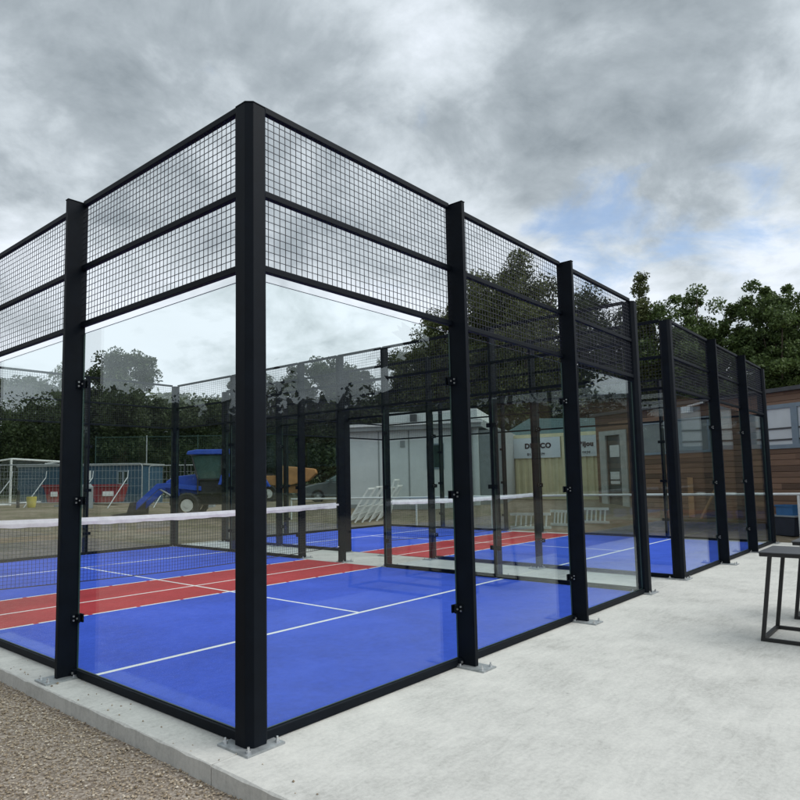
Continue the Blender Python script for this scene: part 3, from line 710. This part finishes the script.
# ------------------------------------------------------------------ car
m_car = mat('dark_grey_car_paint', (.10, .115, .12), .3, .2, .1, 2.); m_carw = mat('car_glass', (.12, .17, .17), .08, 0, .1, spec=.9); m_lamp = mat('headlamp', (.7, .72, .72), .15, 0, .1)
cp = along(305, 33.)
cr_ = ground_empty('parked_car', cp[0]-math.cos(FACE)*1.9, cp[1]-math.sin(FACE)*1.9, FACE+.12, 'dark grey car parked nose left beside the leaning white hurdles', 'car', dz=-.08)
body = [(2.1, .25), (2.15, .55), (2.02, .74), (1.3, .92), (.75, .98), (-1.5, 1.0), (-2.05, .95), (-2.12, .5), (-2.05, .25)]
g = MB(); g.prism(body, -.86, .86); g.build('body', m_car, cr_, bevel=.05)
g = MB(); g.prism([(.95, .985), (.12, 1.46), (-1.2, 1.5), (-1.95, 1.005)], -.72, .72); g.build('glasshouse', m_carw, cr_, bevel=.03)
g = MB(); g.prism([(.14, 1.49), (-1.22, 1.53), (-1.3, 1.49), (.2, 1.45)], -.7, .7); g.build('car_roof', m_car, cr_)
for x in (1.32, -1.3):
    for y in (-.8, .8): wheel(cr_, x, y, .32, .2, m_galv)
for y in (-.62, .62): g = MB(); g.prism([(2.02, .62), (2.165, .6), (2.06, .74), (1.75, .80)], y-.18, y+.18); g.build('headlight', m_lamp, cr_)
g = MB(); g.box(2.15, 2.17, -.45, .45, .35, .55); g.build('grille', m_dark, cr_)
for y in (-.96, .96): g = MB(); g.box(.6, .78, y-.08, y+.08, 1.0, 1.12); g.build('wing_mirror', m_car, cr_)

# ------------------------------------------------------------------ orange dumper
m_or = mat('orange_site_paint', (.42, .20, .075), .6, 0, .2, 3.)
dp = along(291, 38.)
du = ground_empty('site_dumper', dp[0], dp[1], FACE+PI, 'tan orange site dumper standing behind the grey car', 'dumper', dz=-.05)
g = MB(); g.prism([(.05, .95), (1.0, 1.15), (1.5, 1.6), (1.42, 1.85), (-.5, 2.05), (-.72, 1.7), (-.4, 1.0)], -.8, .8); g.build('skip', m_or, du, bevel=.06)
g = MB(); g.box(-1.7, 1.0, -.45, .45, .5, .93); g.box(-1.8, -.8, -.55, .55, .93, 1.5); g.build('chassis', m_or, du, bevel=.03)
for x in (-1.2, 1.0):
    for y in (-.75, .75): wheel(du, x, y, .5, .4, m_rim)
g = MB(); g.path([(-1.7, -.55, 1.4), (-1.7, -.55, 2.6), (-1.7, .55, 2.6), (-1.7, .55, 1.4)], .07, 8); g.build('roll_bar', m_galv, du)
g = MB(); g.box(-1.5, -1.0, -.3, .3, 1.5, 1.62); g.box(-1.6, -1.5, -.3, .3, 1.5, 2.0); g.build('seat', m_dark, du)

# ------------------------------------------------------------------ temporary fence panels, blue cabin, skips, goal
def fence_panel(pa, pb, D, label):
    a, b = along(pa, D), along(pb, D); w = math.dist(a, b); an = math.atan2(b[1]-a[1], b[0]-a[0])
    z = (hgt(*a)+hgt(*b))/2
    root = empty('site_fence_panel', (a[0], a[1], z), an, label, 'fence panel', 'temporary mesh fence panels on the field')
    g = MB(); H = 1.95; pts = [(0, 0, 0), (0, 0, H-.12), (.04, 0, H-.03), (.12, 0, H), (w-.12, 0, H), (w-.04, 0, H-.03), (w, 0, H-.12), (w, 0, 0)]
    g.path(pts, .055, 6); g.bar((0, 0, .2), (w, 0, .2), .04, n=6); g.build('frame', m_galv, root)
    g = MB(); n = int(w/.16)
    for i in range(1, n): g.bar((w*i/n, 0, .2), (w*i/n, 0, H), .009, cap=False)
    for z_ in (.55, .95, 1.3, 1.65): g.bar((0, 0, z_), (w, 0, z_), .011, cap=False)
    g.build('mesh', m_galv, root)
    for x in (w*.36, w*.82):
        g = MB(); g.path([(x, -.04, 1.65), (x, -.1, 1.35), (x-.55, -1.0, .0)], .05, 6); g.build('brace', m_galv, root)
    for x in (.0, w): g = MB(); g.box(x-.12, x+.12, -.3, .3, -.06, .1); g.build('foot_block', m_cabin_grey, root)
fence_panel(-14, 60, 30.5, 'leftmost galvanised mesh site fence panel, behind the white goal')
fence_panel(66, 142, 30.0, 'galvanised mesh site fence panel in front of the blue cabin window')
fence_panel(149, 212, 31.5, 'galvanised mesh site fence panel partly behind the blue tractor')

m_sblue = mat('blue_cabin_paint', (.026, .070, .115), .6, 0, .12, 2.); m_sred = mat('red_skip_paint', (.20, .022, .03), .65, 0, .25, 3.); m_yel = mat('yellow_plastic', (.45, .38, .08), .5, 0, .15)
a, b = along(18, 38), along(143, 37); w = math.dist(a, b)
sc = empty('site_cabin', (a[0], a[1], hgt(*b)-.1), math.atan2(b[1]-a[1], b[0]-a[0]), 'blue site cabin with a small framed window behind the mesh fence panels', 'cabin')
H = 2.2; q0, q1 = w*.80, w*.885
g = MB(); g.box(0, q0, 0, .2, 0, H); g.box(q0, q1, 0, .2, 0, 1.15); g.box(q0, q1, 0, .2, 1.9, H); g.box(q1, w, 0, .2, 0, H); g.box(0, .2, .2, 2.6, 0, H); g.box(w-.2, w, .2, 2.6, 0, H); g.box(.2, w-.2, 2.4, 2.6, 0, H); g.build('wall', m_sblue, sc)
g = MB(); g.box(-.08, w+.08, -.08, 2.7, H+.002, H+.1); g.build('roof', m_fascia, sc)
windows_part(sc, q0, q1, 1.15, 1.9, 2, [], False, fr=.06)
def skip(pa, pb, D, label):
    a, b = along(pa, D), along(pb, D); w = math.dist(a, b)
    root = empty('waste_skip', (a[0], a[1], hgt(*a)), math.atan2(b[1]-a[1], b[0]-a[0]), label, 'skip', 'red skips behind the fence')
    g = MB(); g.prism([(.25, .1), (w-.25, .1), (w, 1.0), (0, 1.0)], 0, 1.5); g.build('skip_body', m_sred, root, bevel=.02)
    g = MB(); g.box(-.05, w+.05, -.06, -.002, .9, 1.02); g.build('rim', m_sred, root)
    g = MB(); g.box(w*.45, w*.82, -.03, -.003, .42, .66); g.build('sticker', m_white, root)
skip(90, 119, 34, 'red skip with white panel before the blue cabin, right of the left post')
skip(43, 61, 34, 'red skip behind the leftmost fence panel, left of the left post')
p = along(32, 28.5); root = empty('yellow_barrel', (p[0], p[1], hgt(*p)), 0, 'small yellow barrel on the earth in front of the mesh fence', 'barrel')
g = MB(); vs = []; n = 16
for r_, z_ in ((.15, 0), (.18, .12), (.18, .14), (.21, .42)):
    vs += [(r_*math.cos(2*PI*i/n), r_*math.sin(2*PI*i/n), z_) for i in range(n)]
g.add(vs, [(j*n+i, j*n+(i+1) % n, (j+1)*n+(i+1) % n, (j+1)*n+i) for j in range(3) for i in range(n)]+[tuple(range(n-1, -1, -1)), tuple(range(3*n, 4*n))]); g.build('barrel_body', m_yel, root)
g = MB(); g.bar((0, 0, .42), (0, 0, .46), .40, n=16); g.build('lid', m_yel, root)
p = along(87, 29.6); root = empty('water_tank', (p[0], p[1], hgt(*p)), FACE, 'grey drum shaped tank beside the left post before the fence', 'tank')
g = MB(); g.bar((0, 0, 0), (0, 0, .95), .55, n=18); g.bar((0, 0, .95), (0, 0, 1.08), .55, n=18, w2=.3); g.build('tank_body', m_cabin_grey, root)
g = MB(); g.bar((0, 0, 1.08), (0, 0, 1.15), .2, n=12); g.build('cap', m_dark, root)
a = along(84, 29.9); b = along(90, 29.9)
o = MB().box(0, .3, -.012, 0, 0, .42).build('fence_notice', m_white); o.location = (a[0], a[1], hgt(*a)+1.25); o.rotation_euler = (0, 0, math.atan2(b[1]-a[1], b[0]-a[0]))
tag(o, 'white notice hung on the fence panel above the grey tank', 'notice')
# goal
ga, gb = along(10.5, 33.), along(60, 38.); gl_ = math.dist(ga, gb)
go = empty('football_goal', (ga[0], ga[1], hgt(*ga)), math.atan2(gb[1]-ga[1], gb[0]-ga[0]), 'white football goal with a slack net standing on the field at the far left', 'goal')
gh = 2.3
for x in (0, gl_): g = MB(); g.bar((x, 0, 0), (x, 0, gh), .11, n=10); g.build('upright', m_wf, go)
g = MB(); g.bar((0, 0, gh), (gl_, 0, gh), .11, n=10); g.build('crossbar', m_wf, go)
for x in (0, gl_):
    g = MB(); g.path([(x, 0, gh), (x, .9, gh-.12), (x, 1.0, 0), (x, 0, .04)], .09, 8); g.build('side_frame', m_wf, go)
g = MB(); g.bar((0, 1.0, .04), (gl_, 1.0, .04), .09, n=8); g.build('back_bar', m_wf, go)
g = MB()
for i in range(31): x = gl_*i/30; g.path([(x, .02, gh), (x, .7, gh-.28), (x, .98, .1)], .01, 3)
for j in range(12): z = .15+j*.17; y = .98-.28*sstep(.1, 2., z); g.bar((0, y, z), (gl_, y, z), .01, n=3)
g.build('net', m_galv, go)
# low dark bollard by the goal
p = along(18.5, 30.); o = MB().bar((0, 0, 0), (0, 0, .75), .14, n=12).bar((0, 0, .75), (0, 0, .82), .14, n=12, w2=.06).build('bollard', m_dark); o.location = (p[0], p[1], hgt(*p)); tag(o, 'short dark bollard on the field by the white goal', 'bollard')
# ball stop fence far behind
m_gnet = mat('dark_green_net', (.02, .05, .045), .8)
a, b = along(95, 43), along(300, 43); w = math.dist(a, b)
bf = empty('ball_stop_fence', (a[0], a[1], .2), math.atan2(b[1]-a[1], b[0]-a[0]), 'tall dark green ball stop netting on thin poles behind the tractor', 'fence')
for i in range(5):
    g = MB(); x = w*i/4; g.bar((x, 0, 0), (x, 0, 4.3), .07, n=6); g.build('pole', m_gnet if i != 1 else m_galv, bf)
g = MB()
for i in range(int(w/.14)): g.bar((i*.14, 0, .1), (i*.14, 0, 4.2), .012, cap=False, n=3)
for j in range(30): g.bar((0, 0, .1+j*.14), (w, 0, .1+j*.14), .012, cap=False, n=3)
g.bar((0, 0, 4.22), (w, 0, 4.22), .05, n=4)
g.build('netting', m_gnet, bf)

# ------------------------------------------------------------------ trees
LEAF = {'dark': mat_leaf('dark_leaves', (.016, .027, .012), (.058, .082, .030)), 'olive': mat_leaf('olive_leaves', (.026, .038, .014), (.118, .138, .048)),
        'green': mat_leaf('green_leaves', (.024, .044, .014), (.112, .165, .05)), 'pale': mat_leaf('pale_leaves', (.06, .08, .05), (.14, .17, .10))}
def leaf_mesh(name, centres, radii, n_leaf, size, m, parent=None):
    nc = len(centres); idx = rng.integers(0, nc, n_leaf)
    g3 = rng.normal(size=(n_leaf, 3)); ln = np.linalg.norm(g3, axis=1, keepdims=True)
    g3 *= np.minimum(1, 2.0/ln)                      # no stray leaves far out
    p = centres[idx] + g3*(radii[idx]*.56)[:, None]*np.array([1, 1, .8])
    a = rng.normal(size=(n_leaf, 3)); a /= np.linalg.norm(a, axis=1, keepdims=True)
    b = np.cross(a, rng.normal(size=(n_leaf, 3))); b /= np.linalg.norm(b, axis=1, keepdims=True)
    s = size*rng.uniform(.55, 1.3, n_leaf)[:, None]
    v = np.stack([p-a*s*.6, p+b*s*.32+a*s*.05, p+a*s*.6, p-b*s*.32-a*s*.05], 1).reshape(-1, 3)
    me = bpy.data.meshes.new(name); me.vertices.add(len(v)); me.vertices.foreach_set('co', v.ravel())
    me.loops.add(len(v)); me.loops.foreach_set('vertex_index', np.arange(len(v), dtype=np.int32))
    me.polygons.add(n_leaf); me.polygons.foreach_set('loop_start', np.arange(0, len(v), 4, dtype=np.int32)); me.polygons.foreach_set('loop_total', np.full(n_leaf, 4, dtype=np.int32))
    me.update(calc_edges=True); me.materials.append(m)
    o = bpy.data.objects.new(name, me); COL.objects.link(o)
    if parent is not None: o.parent = parent
    return o
def tree(px, D, top_y, halfw_px, label, kind='dark', base=.25, nclump=46, leaves=9000, size=.26, shape='round', clump=.22, lean=0., name='tree', fill=1.):
    x, y = along(px, D); z0 = hgt(x, y); hy = 485.5-.01512*px
    H = 1.402+(hy-top_y)/F*D - z0; R = halfw_px/F*D
    root = empty(name, (x, y, z0-.1), 0, label, 'tree', 'trees around the field')
    C = []; zc, rz_ = H*(base+1)/2, H*(1-base)/2
    nclump = int(nclump*3.2); ph = rng.uniform(0, 6.28, 6)
    while len(C) < nclump:
        u = rng.normal(size=3); u /= np.linalg.norm(u); k = rng.uniform(.06, 1.)**.55
        az = math.atan2(u[1], u[0])
        bump = 1 + .12*math.sin(3*az+ph[0]+2*u[2]) + .09*math.sin(5*u[2]+ph[1]+2*az) + .05*math.sin(7*az+ph[2])
        k *= bump*.92
        px_, py_, pz_ = u[0]*R*k, u[1]*R*k, zc+u[2]*rz_*k
        t = (pz_-H*base)/(H*(1-base))
        if shape == 'spire':
            f = max(.06, 1-t)*1.15; px_ *= f; py_ *= f
        elif shape == 'flat':
            pz_ = zc + (pz_-zc)*.95 + .12*rz_*(1-(px_/R)**2)
        C.append((px_+lean*t, py_, pz_))
    C = np.array(C); dd = np.linalg.norm(C[:, None]-C[None], axis=2); near = np.sort(dd, axis=1)[:, 3]
    C = C[near < np.quantile(near, .90 if shape != 'spire' else .97)]; nclump = len(C)      # no tufts cut off from the crown
    rad = clump*1.0*R*rng.uniform(.6, 1.4, nclump)*(1.2-.35*np.clip((C[:, 2]-H*base)/(H*(1-base)), 0, 1))
    if shape == 'spire': rad *= .75
    top_ = (C[:, 2]+rad*.6).max(); C[:, 2] = H*base + (C[:, 2]-H*base)*(H-H*base)/(top_-H*base)
    leaf_mesh('crown', C, rad, int(leaves*3.2), size*.6, LEAF[kind], root)
    t = MB(); tr_ = max(.16, H*.024)
    t.bar((0, 0, 0), (lean*.2, .05, H*base*1.1), tr_*2, n=8, w2=tr_*1.5); t.bar((lean*.2, .05, H*base*1.1), (lean*.6, 0, H*.7), tr_*1.5, n=8, w2=tr_*.5)
    for c in C[::9]:
        z1 = H*base*.9+(c[2]-H*base)*.35; k = (z1/(H*.7)); s0 = Vector((lean*.4*k, .03, min(z1, H*.66)))
        mid = s0.lerp(Vector(c), .5)+Vector((0, 0, -.02*H)); t.bar(s0, mid, tr_*.6, n=5, w2=tr_*.4); t.bar(mid, c, tr_*.4, n=5, w2=tr_*.14)
    t.build('trunk', m_bark, root)
    return root
# left
tree(25, 50, 372, 62, 'dark broad tree at the far left behind the white goal', 'dark', .12, 46, 15000, .34)
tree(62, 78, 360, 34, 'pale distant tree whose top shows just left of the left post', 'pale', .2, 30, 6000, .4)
tree(-45, 48, 360, 50, 'dark tree cut by the left picture edge', 'dark', .12, 34, 8000, .34)
tree(112, 48, 347, 44, 'tall dark tree with a pale top just right of the left post', 'dark', .14, 50, 14000, .32, lean=.6)
tree(158, 52, 396, 30, 'smaller dark tree right of the tall one, below the far hill', 'dark', .1, 34, 8000, .32)
tree(203, 54, 398, 34, 'dark rounded tree behind the tractor cab', 'dark', .1, 34, 9000, .32)
tree(252, 50, 372, 36, 'dark tree behind the corner post', 'dark', .1, 34, 9000, .32)
tree(300, 48, 355, 36, 'dark tree right of the corner post above the grey car', 'dark', .1, 40, 10000, .3)
tree(345, 46, 353, 34, 'dark tree left of the cabin roof', 'dark', .1, 40, 10000, .3)
tree(395, 46, 350, 36, 'dark tree behind the left end of the cabin roof', 'dark', .12, 40, 10000, .3)
# big central group
tree(434, 43, 296, 48, 'tall olive tree rising behind the cabin, left part of the central clump', 'olive', .12, 60, 13000, .27, lean=1.)
tree(482, 42, 262, 50, 'tall leafy olive tree over the cabin roof, second in the central clump', 'olive', .12, 70, 16000, .27, lean=.6)
tree(530, 40, 244, 56, 'tallest olive tree in the middle, above the container', 'olive', .12, 80, 20000, .27)
tree(592, 42, 284, 44, 'dark tree behind the third end post of the nearest cage', 'dark', .1, 52, 12000, .27)
tree(652, 38, 266, 26, 'thin spiky tree top between the two cages', 'olive', .1, 50, 8000, .24, 'spire', .4)
tree(634, 42, 306, 38, 'lower dark tree at the gap between the cages', 'dark', .08, 46, 10000, .26)
tree(704, 37, 284, 56, 'broad green tree over the roof of the timber building', 'green', .16, 84, 17000, .25, 'flat', .14)
tree(786, 35, 277, 62, 'broad green tree at the right edge over the timber building', 'green', .16, 88, 18000, .25, 'flat', .13)
tree(870, 34, 285, 56, 'green tree beyond the right edge of the timber building', 'green', .16, 50, 9000, .26, 'flat', .2)
# hedge under the trees: one shrub after another
hl = ['behind the white goal', 'behind the left fence panel', 'behind the blue cabin', 'behind the blue cabin corner', 'behind the tractor bonnet', 'behind the tractor cab', 'behind the corner post', 'behind the orange dumper', 'behind the grey car', 'left of the white cabin', 'behind the cabin roof left part', 'behind the cabin roof right part', 'behind the shed roof left end', 'behind the shed roof', 'behind the container end', 'behind the timber building left end', 'between the two cages behind the roof', 'above the timber building windows', 'above the timber building right windows', 'at the right edge behind the building']
for i, px in enumerate((-20, 22, 64, 104, 146, 186, 226, 268, 308, 348, 390, 430, 470, 512, 556, 600, 644, 690, 740, 800)):
    D = 52 if px < 330 else 45
    x, y = along(px, D); z0 = hgt(x, y); Hh = (4.6 if px < 330 else 6.2) + random.uniform(-.5, .6)
    root = empty('hedge_shrub', (x, y, z0), 0, 'dense dark shrub in the hedge line '+hl[i], 'shrub', 'hedge line under the trees')
    n = 26; Cc = np.stack([rng.uniform(-2.2, 2.2, n), rng.uniform(-1, 1, n), rng.uniform(.3, Hh-.6, n)], 1)
    leaf_mesh('foliage', Cc, rng.uniform(.7, 1.2, n), 8000, .22, LEAF['dark'], root)
    t = MB()
    for k in range(4): t.bar((random.uniform(-.4, .4), 0, 0), tuple(Cc[k]), .12, n=5, w2=.04)
    t.build('stem', m_bark, root)
# far wood along the hill crest, haze mixed into its pale leaf colour
n = 420; C = []
for i in range(n):
    px = random.uniform(20, 420); D = random.uniform(150, 215); x, y = along(px, D); C.append((x, y, hgt(x, y)+random.uniform(1.5, 6.5)))
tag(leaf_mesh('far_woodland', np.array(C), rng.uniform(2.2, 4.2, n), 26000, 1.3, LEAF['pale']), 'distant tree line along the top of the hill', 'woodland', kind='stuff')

# tree belt added on the bank behind the viewpoint, seen in the glass only
C = []
for i in range(620):
    t = random.random(); x = -14+94*t; y = -17-5*random.random()-2*math.sin(t*9)
    top = np.interp(x, [-14, 12, 27, 30, 43, 48, 64, 80], [4.0, 4.4, 5.0, 11, 12, 6.5, 7.5, 8]) + .5*math.sin(x*1.3)+.4*math.sin(x*2.9)
    C.append((x, y, hgt(x, y)*.3+random.uniform(.2, top)))
for i in range(420):
    t = random.random(); x = -26-5*random.random(); y = -14+104*t
    C.append((x, y, -.1+random.uniform(.2, 5.2+.07*y+1.*math.sin(t*19)+.6*math.sin(t*50))))
Cin = np.array(C); Cin[:, 1] -= np.where(Cin[:, 0] > -20, 2.5, 0); Cin[:, 0] -= np.where(Cin[:, 0] <= -20, 2.5, 0); Cin[:, 2] *= .9
tag(leaf_mesh('filler', Cin, rng.uniform(1.2, 2.2, len(C)), 9000, 2.6, LEAF['dark']), 'dense dark undergrowth added unseen inside the tree belt behind the viewpoint', 'filler', kind='stuff')  # oversized leaves added to stop sky showing through the mirrored belt
tag(leaf_mesh('tree_belt', np.array(C), rng.uniform(1.2, 2.2, len(C)), 150000, .34, LEAF['dark']), 'dark belt of trees added unseen behind the viewpoint, mirrored in the glass walls', 'woodland', kind='stuff')

# ------------------------------------------------------------------ light
SUN_EL, SUN_AZ = math.radians(46), math.atan2(-.72, .35)          # direction towards the sun (math angle in xy)
sd = Vector((math.cos(SUN_AZ)*math.cos(SUN_EL), math.sin(SUN_AZ)*math.cos(SUN_EL), math.sin(SUN_EL)))
sl_ = bpy.data.lights.new('sun', 'SUN'); sl_.energy = 1.35; sl_.angle = math.radians(50); sl_.color = (1, .96, .9)
so = bpy.data.objects.new('sun', sl_); COL.objects.link(so); so.rotation_euler = (-sd).to_track_quat('-Z', 'Y').to_euler(); so.location = (0, 0, 30)

w = bpy.data.worlds.new('World'); S.world = w; w.use_nodes = True; nt = w.node_tree; nt.nodes.clear(); L = nt.links.new
out = nt.nodes.new('ShaderNodeOutputWorld'); tc = nt.nodes.new('ShaderNodeTexCoord')
sky = nt.nodes.new('ShaderNodeTexSky'); sky.sky_type = 'NISHITA'; sky.sun_disc = False; sky.sun_elevation = SUN_EL; sky.sun_rotation = PI/2 - SUN_AZ
b1 = node(nt, 'ShaderNodeBackground', Strength=.13); L(sky.outputs[0], b1.inputs[0])
sp = nt.nodes.new('ShaderNodeSeparateXYZ'); L(tc.outputs['Generated'], sp.inputs[0])
def math_(op, a, b=None, c=None):
    n = node(nt, 'ShaderNodeMath', operation=op)
    for i, v in enumerate((a, b, c)):
        if v is None: continue
        if isinstance(v, (int, float)): n.inputs[i].default_value = v
        else: L(v, n.inputs[i])
    return n.outputs[0]
def mapr(v, a, b, c=0., d=1., smooth=True):
    n = nt.nodes.new('ShaderNodeMapRange'); n.interpolation_type = 'SMOOTHSTEP' if smooth else 'LINEAR'
    L(v, n.inputs[0])
    for i, q in enumerate((a, b, c, d)): n.inputs[i+1].default_value = q
    return n.outputs[0]
zc = math_('ADD', math_('MAXIMUM', sp.outputs[2], 0.), .34)
cb_ = nt.nodes.new('ShaderNodeCombineXYZ'); L(math_('DIVIDE', sp.outputs[0], zc), cb_.inputs[0]); L(math_('DIVIDE', sp.outputs[1], zc), cb_.inputs[1])
nA = node(nt, 'ShaderNodeTexNoise', Scale=1.5, Detail=9., Roughness=.54, Distortion=.25); L(cb_.outputs[0], nA.inputs['Vector'])
mpB = node(nt, 'ShaderNodeMapping'); mpB.inputs['Location'].default_value = (3.7, 1.9, 5.2); L(cb_.outputs[0], mpB.inputs['Vector'])
nB = node(nt, 'ShaderNodeTexNoise', Scale=3.1, Detail=11., Roughness=.6, Distortion=.3); L(mpB.outputs[0], nB.inputs['Vector'])
def lobe(d, c0, c1):
    """1 towards direction d, 0 away from it, smooth between the two cosines"""
    d = Vector(d).normalized(); n = node(nt, 'ShaderNodeVectorMath', operation='DOT_PRODUCT'); L(tc.outputs['Generated'], n.inputs[0]); n.inputs[1].default_value = d
    return mapr(n.outputs['Value'], c0, c1)
# cloud brightness: broken grey masses, paler towards the horizon, darker in a few heavy banks
mpD = node(nt, 'ShaderNodeMapping'); mpD.inputs['Location'].default_value = (1.3, 8.2, 2.4); L(cb_.outputs[0], mpD.inputs['Vector'])
nD = node(nt, 'ShaderNodeTexNoise', Scale=7., Detail=9., Roughness=.6, Distortion=.5); L(mpD.outputs[0], nD.inputs['Vector'])
sh_ = math_('MULTIPLY_ADD', nB.outputs['Fac'], .75, math_('MULTIPLY_ADD', nD.outputs['Fac'], .28, math_('MULTIPLY', nA.outputs['Fac'], .6)))     # about .81
dark = math_('ADD', math_('MULTIPLY', lobe((.82, .24, .53), .955, .998), .17), math_('MULTIPLY', lobe((.45, .66, .58), .90, .995), .09))
dark = math_('ADD', dark, math_('MULTIPLY', lobe((.34, .80, .56), .96, .998), .05))
dark = math_('SUBTRACT', dark, math_('MULTIPLY', lobe((.80, .42, .40), .93, .998), .05))
dark = math_('SUBTRACT', dark, math_('MULTIPLY', lobe((.42, .82, .40), .95, .998), .07))
low = mapr(sp.outputs[2], .12, .6, .13, .02, False)
v = math_('ADD', math_('SUBTRACT', sh_, dark), low)
rp = nt.nodes.new('ShaderNodeValToRGB'); L(v, rp.inputs['Fac'])
e = rp.color_ramp.elements; e[0].position = .45; e[0].color = (.125, .152, .172, 1); e[1].position = 1.12 if False else 1.0; e[1].color = (.63, .68, .74, 1)
for p, c in ((.62, (.205, .24, .268)), (.75, (.31, .352, .385)), (.87, (.47, .52, .56))): k = e.new(p); k.color = (*c, 1)
glow = mapr(math_('MULTIPLY', lobe(tuple(sd), .6, .99), 1.), 0, 1, 1., 2.0, False)
mg = nt.nodes.new('ShaderNodeVectorMath'); mg.operation = 'SCALE'; L(rp.outputs['Color'], mg.inputs[0]); L(glow, mg.inputs['Scale'])
b2 = node(nt, 'ShaderNodeBackground', Strength=1.); L(mg.outputs[0], b2.inputs[0])
# cover: solid cloud with one ragged blue gap low on the right
mpC = node(nt, 'ShaderNodeMapping'); mpC.inputs['Location'].default_value = (7.1, 4.4, 1.3); L(tc.outputs['Generated'], mpC.inputs['Vector']); mpC.inputs['Scale'].default_value = (1, 1, 1.9)
nC = node(nt, 'ShaderNodeTexNoise', Scale=7.5, Detail=9., Roughness=.58, Distortion=.5); L(mpC.outputs[0], nC.inputs['Vector'])
hole = math_('ADD', math_('MULTIPLY', lobe((.884, .345, .314), .990, 1.0), .40), math_('MULTIPLY', lobe((.935, .178, .305), .993, 1.0), .33))
cov = mapr(math_('SUBTRACT', math_('MULTIPLY_ADD', nC.outputs['Fac'], 1.3, .42), hole), .50, .86, .22, 1.)
ms = nt.nodes.new('ShaderNodeMixShader'); L(cov, ms.inputs[0]); L(b1.outputs[0], ms.inputs[1]); L(b2.outputs[0], ms.inputs[2]); L(ms.outputs[0], out.inputs[0])

# ------------------------------------------------------------------ render settings
vs_ = S.view_settings; vs_.view_transform = 'Standard'; vs_.look = 'None'; vs_.exposure = .5; vs_.gamma = 1.; vs_.use_curve_mapping = False
S.display_settings.display_device = 'sRGB'
cy = S.cycles; cy.use_denoising = True; cy.transparent_max_bounces = 64; cy.max_bounces = 10; cy.glossy_bounces = 5; cy.sample_clamp_indirect = 6.
S.render.engine = 'CYCLES'
